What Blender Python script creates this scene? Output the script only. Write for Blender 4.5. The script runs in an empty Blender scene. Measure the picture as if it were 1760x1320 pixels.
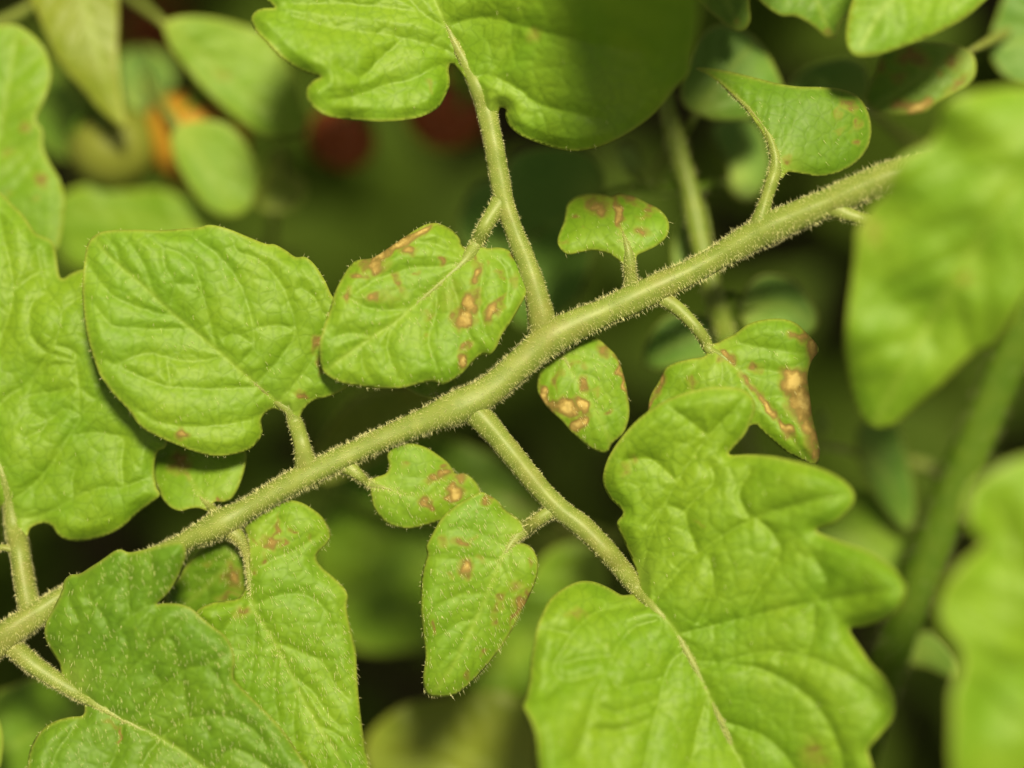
import bpy, math, random
import numpy as np
from mathutils import Vector
from mathutils.geometry import delaunay_2d_cdt

# ------------------------------------------------------------------ camera, world, lamps, exposure
scene = bpy.context.scene
COL = scene.collection
DIST = 0.267                      # lens to the plane in focus (z = 0), metres
FRAME = 0.160                     # width of the view at that plane, metres
PXM = FRAME / 1760.0              # size of one photograph pixel at that plane

cam_data = bpy.data.cameras.new('camera')
cam_data.sensor_width = 36.0
cam_data.lens = 36.0 * DIST / FRAME
cam_data.clip_start = 0.01
cam_data.clip_end = 20.0
cam_data.dof.use_dof = True
cam_data.dof.focus_distance = DIST - 0.001
cam_data.dof.aperture_fstop = 2.8
cam = bpy.data.objects.new('camera', cam_data)
cam.location = (0, 0, DIST)
COL.objects.link(cam)
scene.camera = cam

world = bpy.data.worlds.new('World')
scene.world = world
world.use_nodes = True
bg = world.node_tree.nodes['Background']
bg.inputs['Color'].default_value = (1.0, 0.92, 0.62, 1)
bg.inputs['Strength'].default_value = 0.47

def area_lamp(name, direction, dist, size, power, color):
    d = Vector(direction).normalized()
    l = bpy.data.lights.new(name, 'AREA')
    l.shape = 'DISK'
    l.size = size
    l.energy = power
    l.color = color
    o = bpy.data.objects.new(name, l)
    o.location = d * dist
    o.rotation_euler = (-d).to_track_quat('-Z', 'Y').to_euler()
    COL.objects.link(o)
    return o
area_lamp('lamp_key', (0.13, 0.40, 0.90), 1.0, 0.17, 28.0, (1.0, 0.90, 0.54))

scene.view_settings.view_transform = 'Standard'
scene.view_settings.look = 'None'
scene.view_settings.gamma = 1.0
scene.view_settings.exposure = 0.0
scene.view_settings.use_curve_mapping = False
scene.cycles.use_denoising = True
scene.cycles.max_bounces = 5
scene.cycles.diffuse_bounces = 3
scene.cycles.glossy_bounces = 2
scene.render.film_transparent = False

# ------------------------------------------------------------------ helpers
RNG = np.random.default_rng(7)

def world_pt(x, y, zmm):
    """photograph pixel + height in millimetres above the focus plane -> metres"""
    x = np.asarray(x, float); y = np.asarray(y, float); z = np.asarray(zmm, float) * 0.001
    s = PXM * (DIST - z) / DIST
    return np.stack([(x - 880.0) * s, -(y - 660.0) * s, z + 0 * x], -1)

def crop(ox, oy, s):
    return lambda pts: [(ox + p[0] / s, oy + p[1] / s) + tuple(p[2:]) for p in pts]
K1 = 1760 / 600.0
T1, T2, T3, T4 = crop(0, 0, K1), crop(400, 0, K1), crop(780, 0, K1), crop(1160, 0, K1)
T5, T6, T7, T8 = crop(0, 320, K1), crop(450, 320, K1), crop(860, 320, K1), crop(1160, 320, K1)
S1, S2, S3, S4 = crop(0, 650, 3.771), crop(0, 900, 3.143), crop(240, 700, 3.826), crop(300, 900, 3.143)
S5, S6, S7, S8 = crop(580, 650, 3.385), crop(640, 900, 3.143), crop(1000, 600, K1), crop(1160, 870, K1)
def spots_in(c, k, rows):
    """spot rows in an enlarged view -> photograph pixels: x, y, rx, ry, angle, level"""
    out = []
    for r in rows:
        (x, y), = c([(r[0], r[1])])
        ang = r[4] if len(r) > 4 else 0
        lev = r[5] if len(r) > 5 else 0.7
        out.append((x, y, r[2] / k, r[3] / k, ang, lev))
    return out

def catmull(pts, step, closed=False):
    p = np.asarray(pts, float)
    n = len(p)
    out = []
    rng = range(n) if closed else range(n - 1)
    for i in rng:
        if closed:
            a, b, c, d = p[(i - 1) % n], p[i], p[(i + 1) % n], p[(i + 2) % n]
        else:
            a, b, c, d = p[max(i - 1, 0)], p[i], p[i + 1], p[min(i + 2, n - 1)]
        m = max(1, int(np.hypot(*(c[:2] - b[:2])) / step + 0.5))
        for k in range(m):
            t = k / m
            out.append(0.5 * ((2 * b) + (c - a) * t + (2 * a - 5 * b + 4 * c - d) * t * t + (3 * b - a - 3 * c + d) * t ** 3))
    if not closed:
        out.append(p[-1])
    return np.array(out)

def seg_dist(P, poly, closed=False):
    """distance of points P to a polyline"""
    a = np.asarray(poly, float)[:, :2]
    b = np.roll(a, -1, 0) if closed else a[1:]
    a = a if closed else a[:-1]
    best = np.full(len(P), 1e9)
    for i in range(len(a)):
        ab = b[i] - a[i]
        L = ab @ ab
        if L < 1e-9:
            continue
        t = np.clip(((P - a[i]) @ ab) / L, 0, 1)
        d = np.hypot(P[:, 0] - a[i, 0] - t * ab[0], P[:, 1] - a[i, 1] - t * ab[1])
        np.minimum(best, d, out=best)
    return best

def inside(P, poly):
    a = np.asarray(poly, float)
    b = np.roll(a, -1, 0)
    c = np.zeros(len(P), bool)
    for i in range(len(a)):
        cond = (a[i, 1] > P[:, 1]) != (b[i, 1] > P[:, 1])
        dy = b[i, 1] - a[i, 1]
        if abs(dy) < 1e-9:
            continue
        c ^= cond & (P[:, 0] < a[i, 0] + (P[:, 1] - a[i, 1]) * (b[i, 0] - a[i, 0]) / dy)
    return c

def wav(P, scale, seed, n=9):
    """smooth random field, about -1..1, features of about `scale` pixels"""
    r = np.random.default_rng(seed)
    f = np.zeros(len(P))
    for _ in range(n):
        ang = r.uniform(0, 2 * math.pi); k = 2 * math.pi / scale * r.uniform(0.5, 1.4)
        f += np.sin((P[:, 0] * math.cos(ang) + P[:, 1] * math.sin(ang)) * k + r.uniform(0, 6.28))
    return f / math.sqrt(n) * 0.9

def new_mesh(name, verts, faces, mats, parent=None, smooth=True, attrs=None):
    me = bpy.data.meshes.new(name)
    me.from_pydata([tuple(v) for v in verts], [], [tuple(int(i) for i in f) for f in faces])
    for m in mats:
        me.materials.append(m)
    if smooth:
        me.polygons.foreach_set('use_smooth', np.ones(len(me.polygons), bool))
    for k, v in (attrs or {}).items():
        at = me.attributes.new(k, 'FLOAT', 'POINT')
        at.data.foreach_set('value', np.asarray(v, np.float32))
    me.update()
    o = bpy.data.objects.new(name, me)
    COL.objects.link(o)
    if parent is not None:
        o.parent = parent
        if parent.type == 'EMPTY':
            o.location = -parent.location
    return o

def tag(o, label=None, cat=None, group=None, kind=None):
    for k, v in (('label', label), ('category', cat), ('group', group), ('kind', kind)):
        if v:
            o[k] = v
    return o

def empty(name, label, cat, group=None):
    o = bpy.data.objects.new(name, None)
    o.empty_display_size = 0.01
    COL.objects.link(o)
    return tag(o, label, cat, group)

# ------------------------------------------------------------------ materials
def nd(nt, kind, **kw):
    n = nt.nodes.new(kind)
    for k, v in kw.items():
        setattr(n, k, v)
    return n

def mix_rgb(nt, fac, a, b):
    m = nd(nt, 'ShaderNodeMix', data_type='RGBA')
    L = nt.links
    for sock, v in ((m.inputs[0], fac), (m.inputs[6], a), (m.inputs[7], b)):
        if isinstance(v, (tuple, list)):
            sock.default_value = (*v, 1)
        elif isinstance(v, (int, float)):
            sock.default_value = v
        else:
            L.new(v, sock)
    return m.outputs[2]

def mathn(nt, op, a, b=None, clamp=False):
    m = nd(nt, 'ShaderNodeMath', operation=op, use_clamp=clamp)
    for s, v in ((m.inputs[0], a), (m.inputs[1], b)):
        if v is None:
            continue
        if isinstance(v, (int, float)):
            s.default_value = v
        else:
            nt.links.new(v, s)
    return m.outputs[0]

def leaf_material(name, ca, cb, vein=(0.25, 0.34, 0.05), rough=0.58, trans=0.25, tcol=(0.27, 0.46, 0.010), spec=0.40):
    m = bpy.data.materials.new(name)
    m.use_nodes = True
    nt = m.node_tree
    nt.nodes.clear()
    L = nt.links
    out = nd(nt, 'ShaderNodeOutputMaterial')
    tc = nd(nt, 'ShaderNodeTexCoord')
    def noise(scale, detail=3.0, rgh=0.55):
        n = nd(nt, 'ShaderNodeTexNoise')
        n.inputs['Scale'].default_value = scale
        n.inputs['Detail'].default_value = detail
        n.inputs['Roughness'].default_value = rgh
        L.new(tc.outputs['Object'], n.inputs['Vector'])
        return n.outputs['Fac']
    def attr(nm):
        a = nd(nt, 'ShaderNodeAttribute', attribute_name=nm)
        return a.outputs['Fac']
    big = noise(110, 2.0)
    r = nd(nt, 'ShaderNodeMapRange')
    r.inputs['From Min'].default_value = 0.35
    r.inputs['From Max'].default_value = 0.65
    L.new(big, r.inputs['Value'])
    base = mix_rgb(nt, r.outputs[0], ca, cb)
    ylw = nd(nt, 'ShaderNodeMapRange')
    ylw.inputs['From Min'].default_value = 0.48
    ylw.inputs['From Max'].default_value = 0.75
    ylw.inputs['To Max'].default_value = 0.55
    L.new(noise(48, 3.0), ylw.inputs['Value'])
    base = mix_rgb(nt, ylw.outputs[0], base, (ca[0] * 1.5, ca[1] * 1.18, ca[2] * 1.5))
    fine = noise(1500, 3.0)
    dark = tuple(c * 0.72 for c in ca)
    f2 = nd(nt, 'ShaderNodeMapRange')
    f2.inputs['From Min'].default_value = 0.5
    f2.inputs['From Max'].default_value = 0.75
    f2.inputs['To Max'].default_value = 0.4
    L.new(fine, f2.inputs['Value'])
    base = mix_rgb(nt, f2.outputs[0], base, dark)
    vo = nd(nt, 'ShaderNodeTexVoronoi', feature='DISTANCE_TO_EDGE', voronoi_dimensions='2D')
    vo.inputs['Scale'].default_value = 520
    wv = nd(nt, 'ShaderNodeVectorMath', operation='ADD')
    wn = nd(nt, 'ShaderNodeTexNoise')
    wn.inputs['Scale'].default_value = 600
    L.new(tc.outputs['Object'], wn.inputs['Vector'])
    ws = nd(nt, 'ShaderNodeVectorMath', operation='SCALE')
    ws.inputs['Scale'].default_value = 0.0010
    L.new(wn.outputs['Color'], ws.inputs[0])
    L.new(tc.outputs['Object'], wv.inputs[0]); L.new(ws.outputs[0], wv.inputs[1])
    L.new(wv.outputs[0], vo.inputs['Vector'])
    net = nd(nt, 'ShaderNodeMapRange')
    net.inputs['From Max'].default_value = 0.16
    L.new(vo.outputs['Distance'], net.inputs['Value'])
    netf = mathn(nt, 'SUBTRACT', 1.0, net.outputs[0], True)
    base = mix_rgb(nt, mathn(nt, 'MULTIPLY', netf, 0.30), base, tuple(c * 0.62 for c in ca))
    base = mix_rgb(nt, mathn(nt, 'MULTIPLY', attr('vein'), 0.55), base, vein)
    base = mix_rgb(nt, mathn(nt, 'MULTIPLY', attr('rim'), 0.45), base, (0.34, 0.33, 0.07))
    # necrotic spots: their own ragged shapes carried by the attribute
    ragged = mathn(nt, 'ADD', attr('spot'), mathn(nt, 'MULTIPLY', mathn(nt, 'SUBTRACT', noise(620, 4.0, 0.7), 0.5), mathn(nt, 'MULTIPLY', attr('spot'), 1.7, True)))
    cr = nd(nt, 'ShaderNodeValToRGB')
    e = cr.color_ramp.elements
    e[0].position, e[0].color = 0.0, (0.19, 0.23, 0.015, 1)
    e[1].position, e[1].color = 1.0, (0.44, 0.325, 0.110, 1)
    for pos, c in ((0.30, (0.200, 0.185, 0.022)), (0.50, (0.145, 0.102, 0.022)), (0.68, (0.205, 0.142, 0.034)), (0.85, (0.31, 0.220, 0.062))):
        k = e.new(pos); k.color = (*c, 1)
    L.new(ragged, cr.inputs['Fac'])
    sm = nd(nt, 'ShaderNodeMapRange')
    sm.inputs['From Min'].default_value = 0.08
    sm.inputs['From Max'].default_value = 0.62
    L.new(ragged, sm.inputs['Value'])
    spotmask = sm.outputs[0]
    base = mix_rgb(nt, spotmask, base, cr.outputs['Color'])
    bs = nd(nt, 'ShaderNodeBsdfPrincipled')
    L.new(base, bs.inputs['Base Color'])
    rr = mathn(nt, 'ADD', mathn(nt, 'MULTIPLY', noise(400, 2.0), 0.16), rough - 0.08)
    L.new(mathn(nt, 'ADD', rr, mathn(nt, 'MULTIPLY', spotmask, 0.25)), bs.inputs['Roughness'])
    bs.inputs['Specular IOR Level'].default_value = spec
    bmp = nd(nt, 'ShaderNodeBump')
    bmp.inputs['Strength'].default_value = 0.22
    bmp.inputs['Distance'].default_value = 0.00012
    L.new(mathn(nt, 'ADD', mathn(nt, 'MULTIPLY', noise(1900, 3.0, 0.6), 0.7), mathn(nt, 'MULTIPLY', net.outputs[0], 0.8)), bmp.inputs['Height'])
    L.new(bmp.outputs[0], bs.inputs['Normal'])
    tr = nd(nt, 'ShaderNodeBsdfTranslucent')
    L.new(mix_rgb(nt, spotmask, tcol, (0.25, 0.13, 0.03)), tr.inputs['Color'])
    mx = nd(nt, 'ShaderNodeMixShader')
    mx.inputs[0].default_value = trans
    L.new(bs.outputs[0], mx.inputs[1])
    L.new(tr.outputs[0], mx.inputs[2])
    L.new(mx.outputs[0], out.inputs['Surface'])
    return m

def plain_material(name, ca, cb, scale=300, rough=0.5, spec=0.4, bump=0.0, stretch=(1, 1, 1), trans=0.0, patch=None):
    m = bpy.data.materials.new(name)
    m.use_nodes = True
    nt = m.node_tree
    L = nt.links
    bs = nt.nodes['Principled BSDF']
    tc = nd(nt, 'ShaderNodeTexCoord')
    mp = nd(nt, 'ShaderNodeMapping')
    mp.inputs['Scale'].default_value = stretch
    L.new(tc.outputs['Object'], mp.inputs['Vector'])
    n = nd(nt, 'ShaderNodeTexNoise')
    n.inputs['Scale'].default_value = scale
    n.inputs['Detail'].default_value = 4
    L.new(mp.outputs[0], n.inputs['Vector'])
    r = nd(nt, 'ShaderNodeMapRange')
    r.inputs['From Min'].default_value = 0.33
    r.inputs['From Max'].default_value = 0.67
    L.new(n.outputs['Fac'], r.inputs['Value'])
    col = mix_rgb(nt, r.outputs[0], ca, cb)
    if patch:                            # duller, browner stretches of skin
        n2 = nd(nt, 'ShaderNodeTexNoise')
        n2.inputs['Scale'].default_value = 95
        n2.inputs['Detail'].default_value = 5
        n2.inputs['Roughness'].default_value = 0.65
        L.new(mp.outputs[0], n2.inputs['Vector'])
        r2 = nd(nt, 'ShaderNodeMapRange')
        r2.inputs['From Min'].default_value = 0.50
        r2.inputs['From Max'].default_value = 0.72
        r2.inputs['To Max'].default_value = 0.75
        L.new(n2.outputs['Fac'], r2.inputs['Value'])
        col = mix_rgb(nt, r2.outputs[0], col, patch)
    L.new(col, bs.inputs['Base Color'])
    bs.inputs['Roughness'].default_value = rough
    bs.inputs['Specular IOR Level'].default_value = spec
    if bump:
        b = nd(nt, 'ShaderNodeBump')
        b.inputs['Strength'].default_value = 0.5
        b.inputs['Distance'].default_value = bump
        L.new(n.outputs['Fac'], b.inputs['Height'])
        L.new(b.outputs[0], bs.inputs['Normal'])
    if trans:
        out = nt.nodes['Material Output']
        t = nd(nt, 'ShaderNodeBsdfTranslucent')
        t.inputs['Color'].default_value = (*cb, 1)
        mx = nd(nt, 'ShaderNodeMixShader')
        mx.inputs[0].default_value = trans
        L.new(bs.outputs[0], mx.inputs[1]); L.new(t.outputs[0], mx.inputs[2])
        L.new(mx.outputs[0], out.inputs['Surface'])
    return m

LEAF = leaf_material('leaf_green', (0.112, 0.220, 0.006), (0.146, 0.250, 0.009))
LEAF_DEEP = leaf_material('leaf_deep_green', (0.080, 0.172, 0.005), (0.102, 0.196, 0.006))
LEAF_OLIVE = leaf_material('leaf_olive', (0.140, 0.190, 0.012), (0.165, 0.205, 0.016), rough=0.5)
LEAF_BLUE = leaf_material('leaf_blue_green', (0.078, 0.180, 0.018), (0.098, 0.200, 0.022), rough=0.6, tcol=(0.14, 0.30, 0.03))
LEAF_SHADE = leaf_material('leaf_shade_green', (0.034, 0.060, 0.006), (0.046, 0.074, 0.007), rough=0.7, trans=0.08, spec=0.10)  # leaf green darkened so the deep foliage carries shade in its colour
UNDER = leaf_material('leaf_underside', (0.19, 0.27, 0.055), (0.23, 0.30, 0.07), rough=0.6, spec=0.3)
STEM = plain_material('stem_green', (0.128, 0.172, 0.028), (0.175, 0.212, 0.044), 420, 0.5, 0.4, 0.00012, trans=0.1, patch=(0.165, 0.150, 0.040))
STEM_HALF_SHADE = plain_material('stem_half_shade_green', (0.095, 0.140, 0.016), (0.125, 0.165, 0.022), 420, 0.5, 0.35, 0.00012)  # stem green partly darkened: shade on the rear shoot is in the colour
STEM_SHADE = plain_material('stem_shade_green', (0.040, 0.078, 0.006), (0.056, 0.094, 0.008), 300, 0.7, 0.05, 0.00015)  # darkest stem green, with the shade from nearer leaves put into the colour
HAIR = plain_material('hair_pale', (0.80, 0.78, 0.40), (0.88, 0.85, 0.50), 900, 0.28, 0.8, trans=0.25)
FRUIT_GREEN = plain_material('fruit_green', (0.115, 0.135, 0.018), (0.14, 0.15, 0.022), 40, 0.5, 0.25)
FRUIT_ORANGE = plain_material('fruit_orange', (0.27, 0.140, 0.012), (0.31, 0.160, 0.015), 40, 0.5, 0.25)
FRUIT_RED = plain_material('fruit_red', (0.17, 0.036, 0.008), (0.21, 0.046, 0.010), 40, 0.5, 0.25)
SOIL = plain_material('soil', (0.012, 0.012, 0.006), (0.035, 0.028, 0.014), 60, 0.95, 0.1, 0.004)

# ------------------------------------------------------------------ hairs
def hair_mesh(name, base, direc, length, radius, parent):
    """pale hairs, each a slim tapering spike; one joined part"""
    n = len(base)
    if n == 0:
        return None
    d = direc / np.linalg.norm(direc, axis=1)[:, None]
    ref = np.where(np.abs(d[:, 2:3]) < 0.9, np.array([[0, 0, 1.0]]), np.array([[1.0, 0, 0]]))
    u = np.cross(d, ref); u /= np.linalg.norm(u, axis=1)[:, None]
    w = np.cross(d, u)
    rings = []
    for k in range(3):
        a = 2 * math.pi * k / 3
        rings.append(base + (u * math.cos(a) + w * math.sin(a)) * radius[:, None])
    bend = RNG.normal(0, 0.12, (n, 3)) * length[:, None]
    mids = []
    for k in range(3):
        a = 2 * math.pi * k / 3
        mids.append(base + d * (length * 0.55)[:, None] + bend * 0.35 + (u * math.cos(a) + w * math.sin(a)) * (radius * 0.7)[:, None])
    tip = base + d * length[:, None] + bend
    V = np.stack(rings + mids + [tip], 1).reshape(-1, 3)
    f = np.array([(0, 1, 4), (0, 4, 3), (1, 2, 5), (1, 5, 4), (2, 0, 3), (2, 3, 5), (3, 4, 6), (4, 5, 6), (5, 3, 6)])
    F = (np.arange(n)[:, None, None] * 7 + f[None]).reshape(-1, 3)
    o = new_mesh(name, V, F, [HAIR], parent)
    return tag(o, kind='stuff')

# ------------------------------------------------------------------ stems
def tube(name, pts, parent, mat, hairs=0.0, hlen=1.0, sides=20, step=6, seed=1, ridge=0.03, make_hair=True, hrad=0.030, lean=0.25):
    """pts: (x, y, z mm, width px).  Returns the object and its hair arrays."""
    c = catmull(pts, step)
    ctr = world_pt(c[:, 0], c[:, 1], c[:, 2])
    rad = c[:, 3] * 0.5 * PXM * (DIST - c[:, 2] * 0.001) / DIST
    n = len(ctr)
    tan = np.gradient(ctr, axis=0)
    tan /= np.linalg.norm(tan, axis=1)[:, None]
    up = np.array([0, 0, 1.0])
    V, N = [], []
    r = np.random.default_rng(seed)
    ph = r.uniform(0, 6.28, 4)
    a = np.arange(sides) * 2 * math.pi / sides
    for i in range(n):
        s = np.cross(tan[i], up); s /= (np.linalg.norm(s) + 1e-12)
        v = np.cross(s, tan[i])
        prof = 1 + ridge * np.sin(3 * a + ph[0] + i * 0.03) + ridge * 0.7 * np.sin(5 * a + ph[1] - i * 0.02) + 0.025 * math.sin(i * 0.21 + ph[2]) + 0.02 * math.sin(i * 0.53 + ph[3])
        nn = np.cos(a)[:, None] * s + np.sin(a)[:, None] * v
        V.append(ctr[i] + nn * (rad[i] * prof)[:, None]); N.append(nn)
    V = np.concatenate(V); Nn = np.concatenate(N)
    F = []
    for i in range(n - 1):
        for k in range(sides):
            k2 = (k + 1) % sides
            F.append((i * sides + k, i * sides + k2, (i + 1) * sides + k2, (i + 1) * sides + k))
    F.append(tuple(range(sides))[::-1]); F.append(tuple((n - 1) * sides + k for k in range(sides)))
    o = new_mesh(name, V, F, [mat], parent)
    arr = None
    if hairs:
        length_px = np.hypot(*np.diff(c[:, :2], axis=0).T).sum()
        m = int(length_px * hairs)
        t = r.uniform(0, n - 1.001, m); i = t.astype(int); fr = (t - i)[:, None]
        th = r.uniform(0, 2 * math.pi, m)
        kk = (th / (2 * math.pi) * sides).astype(int) % sides
        base = V[i * sides + kk] * (1 - fr) + V[(i + 1) * sides + kk] * fr
        nb = V[i * sides + (kk + 1) % sides] * (1 - fr) + V[(i + 1) * sides + (kk + 1) % sides] * fr
        f2 = r.uniform(0, 1, m)[:, None]
        base = base * (1 - f2) + nb * f2
        nn = Nn[i * sides + kk]
        dirs = nn + tan[i] * r.normal(0.0, lean, m)[:, None] + np.array([0.18, -0.30, 0.0]) + r.normal(0, 0.15, (m, 3))
        base = base - nn * 0.00004
        L = hlen * 0.001 * r.uniform(0.3, 1.0, m) * np.where(r.uniform(0, 1, m) < 0.12, 1.45, 1.0)
        R = np.full(m, hrad * 0.001) * r.uniform(0.6, 1.05, m)
        arr = (base, dirs, L, R)
        if make_hair:
            hair_mesh('hair', *arr, o)
    return o, arr

# ------------------------------------------------------------------ leaves
def auto_secondaries(mid, outline, n=6, ang=52, curl=7.0, seed=0):
    r = np.random.default_rng(seed)
    m = catmull(mid, 6)
    Ltot = np.hypot(*np.diff(m, axis=0).T).sum()
    out = []
    for side in (-1, 1):
        for k in range(n):
            t = 0.07 + 0.80 * (k + r.uniform(-0.18, 0.18) + (0.25 if side > 0 else 0)) / n
            i = int(np.clip(t, 0.01, 0.95) * (len(m) - 2))
            d = m[min(i + 3, len(m) - 1)] - m[max(i - 3, 0)]
            th = math.atan2(d[1], d[0]) + side * math.radians(ang + r.uniform(-7, 7))
            p = m[i].copy(); line = [p.copy()]
            for q in range(40):
                th -= side * math.radians(curl * 0.45 + r.normal(0, 2.2))
                p = p + np.array([math.cos(th), math.sin(th)]) * Ltot * 0.045
                if not inside(p[None], outline)[0]:
                    break
                line.append(p.copy())
                if len(line) > 14:
                    break
            if len(line) > 2:
                out.append(line)
    return out

class Leaf:
    def __init__(self, outline, mid, secs=None, z0=0, z1=0, bow=0, fl=0.0, fr=0.0, roll=0.0, rw=14, quilt=(0.55, 0.20),
                 wave=0.6, bumps=(), ter=34, step=3.6, nsec=6, seed=0, fw=18.0, auto=True, secw=15.0):
        self.out = catmull(outline, max(step, 3.0), True)
        self.mid = catmull(mid, 5)
        base, tip = self.mid[0], self.mid[-1]
        ax = tip - base; self.L = np.hypot(*ax); self.ax = ax / self.L; self.base = base
        self.p = dict(z0=z0, z1=z1, bow=bow, fl=fl, fr=fr, roll=roll, rw=rw, wave=wave, bumps=bumps, seed=seed, fw=fw, secw=secw)
        self.quilt = (quilt[0] * 0.85, quilt[1] * 0.85)
        secs = list(secs or [])
        if auto and not secs:
            secs = auto_secondaries(mid, self.out, nsec, seed=seed)
        self.secs = [catmull(s, 6) for s in secs]
        r = np.random.default_rng(seed + 50)
        lo, hi = self.out.min(0) - 40, self.out.max(0) + 40
        gx, gy = np.meshgrid(np.arange(lo[0], hi[0], ter), np.arange(lo[1], hi[1], ter * 0.87))
        gx = gx + (np.arange(gx.shape[0]) % 2)[:, None] * ter * 0.5
        pts = np.stack([gx.ravel(), gy.ravel()], 1)
        self.cells = pts + r.normal(0, ter * 0.24, pts.shape)
        self.ter = ter
        self.step = step
        self.seed = seed

    def ter_dist(self, P):
        out = np.empty(len(P))
        for a in range(0, len(P), 4000):
            d = np.hypot(P[a:a + 4000, None, 0] - self.cells[None, :, 0], P[a:a + 4000, None, 1] - self.cells[None, :, 1])
            q = np.partition(d, 1, axis=1)
            out[a:a + 4000] = (q[:, 1] - q[:, 0]) * 0.5
        return out

    def fields(self, P):
        P = np.asarray(P, float)
        p = self.p
        rel = P - self.base
        s = np.clip(rel @ self.ax / self.L, -0.3, 1.3)
        dm = seg_dist(P, self.mid)
        # side of the (bent) midrib
        m = self.mid
        idx = np.argmin(np.hypot(P[:, None, 0] - m[None, ::3, 0], P[:, None, 1] - m[None, ::3, 1]), axis=1) * 3
        j = np.clip(idx, 1, len(m) - 2)
        tn = m[j + 1] - m[j - 1]
        side = tn[:, 0] * (P[:, 1] - m[j, 1]) - tn[:, 1] * (P[:, 0] - m[j, 0])
        fold = np.where(side > 0, p['fr'], p['fl']) * (np.sqrt(dm * dm + p['fw'] ** 2) - p['fw'])
        z = p['z0'] + (p['z1'] - p['z0']) * s + p['bow'] * 4 * s * (1 - s) + fold
        de = seg_dist(P, self.out, True)
        z -= p['roll'] * np.exp(-de / p['rw']) * (1 + 0.5 * wav(P, 110, self.seed + 3))
        z += p['wave'] * wav(P, 190, self.seed + 5)
        for b in p['bumps']:
            z += b[3] * np.exp(-((P[:, 0] - b[0]) ** 2 + (P[:, 1] - b[1]) ** 2) / b[2] ** 2)
        ds = np.full(len(P), 1e9)
        for q in self.secs:
            np.minimum(ds, seg_dist(P, q), out=ds)
        jit = P + np.stack([wav(P, 26, self.seed + 8), wav(P, 26, self.seed + 9)], 1) * 3.0
        dt = self.ter_dist(jit)
        w = p['secw']
        fade = np.clip(de / 22.0, 0.15, 1)
        h = self.quilt[0] * (np.tanh(np.minimum(ds, dm * 0.9) / w)) * fade + self.quilt[1] * np.tanh(dt / 6.0) * fade
        h += 0.022 * wav(P, 15, self.seed + 11)
        z = z + h
        return z, dict(dm=dm, ds=ds, dt=dt, de=de)

    def z(self, x, y):
        return self.fields(np.array([[x, y]], float))[0][0]

    def build(self, name, parent, mats, spots=(), thick=0.28, hairs=0, hair_extra=(), hlen=0.95, label=None, hair_lean=0.9, rim_hair=0, vein=1.0):
        st = self.step
        out = self.out
        lo, hi = out.min(0), out.max(0)
        gx, gy = np.meshgrid(np.arange(lo[0], hi[0], st), np.arange(lo[1], hi[1], st * 0.87))
        gx = gx + (np.arange(gx.shape[0]) % 2)[:, None] * st * 0.5
        P = np.stack([gx.ravel(), gy.ravel()], 1)
        P = P + RNG.uniform(-0.08, 0.08, P.shape) * st
        P = P[inside(P, out)]
        P = P[seg_dist(P, out, True) > st * 0.55]
        nb = len(out)
        allp = np.concatenate([out, P])
        res = delaunay_2d_cdt([Vector(q) for q in allp], [(i, (i + 1) % nb) for i in range(nb)], [], 1, 1e-5)
        V2 = np.array([(v.x, v.y) for v in res[0]])
        F = res[2]
        z, fd = self.fields(V2)
        # spots
        f = np.zeros(len(V2))
        wx = V2 + np.stack([wav(V2, 22, self.seed + 21), wav(V2, 22, self.seed + 22)], 1) * 3.6 + np.stack([wav(V2, 60, self.seed + 23), wav(V2, 60, self.seed + 24)], 1) * 4.0
        for (x, y, rx, ry, ang, lev) in spots:
            a = math.radians(ang)
            dx, dy = wx[:, 0] - x, wx[:, 1] - y
            u = (dx * math.cos(a) + dy * math.sin(a)) / max(rx, 1)
            w = (-dx * math.sin(a) + dy * math.cos(a)) / max(ry, 1)
            d = np.hypot(u, w)
            np.maximum(f, lev * np.clip((1.75 - d) / 1.45, 0, 1), out=f)
        z = z - np.clip(f, 0, 1) * (0.09 + 0.07 * wav(V2, 12, self.seed + 41))
        V = world_pt(V2[:, 0], V2[:, 1], z)
        vein_a = vein * np.clip(0.6 * np.exp(-(fd['dm'] / 5.0) ** 2) + 0.08 * np.exp(-(fd['ds'] / 3.5) ** 2), 0, 1)
        base_d = np.hypot(V2[:, 0] - self.base[0], V2[:, 1] - self.base[1])
        vein_a = np.clip(vein_a + 0.9 * vein * np.exp(-(base_d / 42.0) ** 2), 0, 1)
        rim = np.exp(-(fd['de'] / 4.0) ** 2)
        # faces must look up, towards the lens
        F2 = []
        for t in F:
            a, b, c = (V[t[0]], V[t[1]], V[t[2]])
            nz = (b[0] - a[0]) * (c[1] - a[1]) - (b[1] - a[1]) * (c[0] - a[0])
            F2.append(tuple(t) if nz > 0 else tuple(t)[::-1])
        o = new_mesh(name, V, F2, mats, parent, attrs=dict(spot=f, vein=vein_a, rim=rim))
        so = o.modifiers.new('thickness', 'SOLIDIFY')
        so.thickness = thick * 0.001
        so.offset = -1
        so.use_even_offset = False
        so.material_offset = 1
        so.material_offset_rim = 0
        if label:
            o['label'] = label
        arrs = [a for a in hair_extra if a is not None]
        r = np.random.default_rng(self.seed + 77)
        if hairs:
            me = o.data
            nv = np.empty(len(V) * 3, np.float32)
            me.vertices.foreach_get('normal', nv)
            nv = nv.reshape(-1, 3)
            i = r.integers(0, len(V), hairs)
            keep = (wav(V2[i], 120, self.seed + 31) + r.normal(0, 0.8, hairs)) > -0.5
            i = i[keep]; m = len(i)
            d = nv[i] * 0.55 + np.array([0.42, -0.95, 0.0]) * hair_lean + r.normal(0, 0.14, (m, 3))
            arrs.append((V[i], d, hlen * 0.001 * r.uniform(0.5, 1.1, m), np.full(m, 0.025e-3) * r.uniform(0.7, 1.2, m)))
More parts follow.
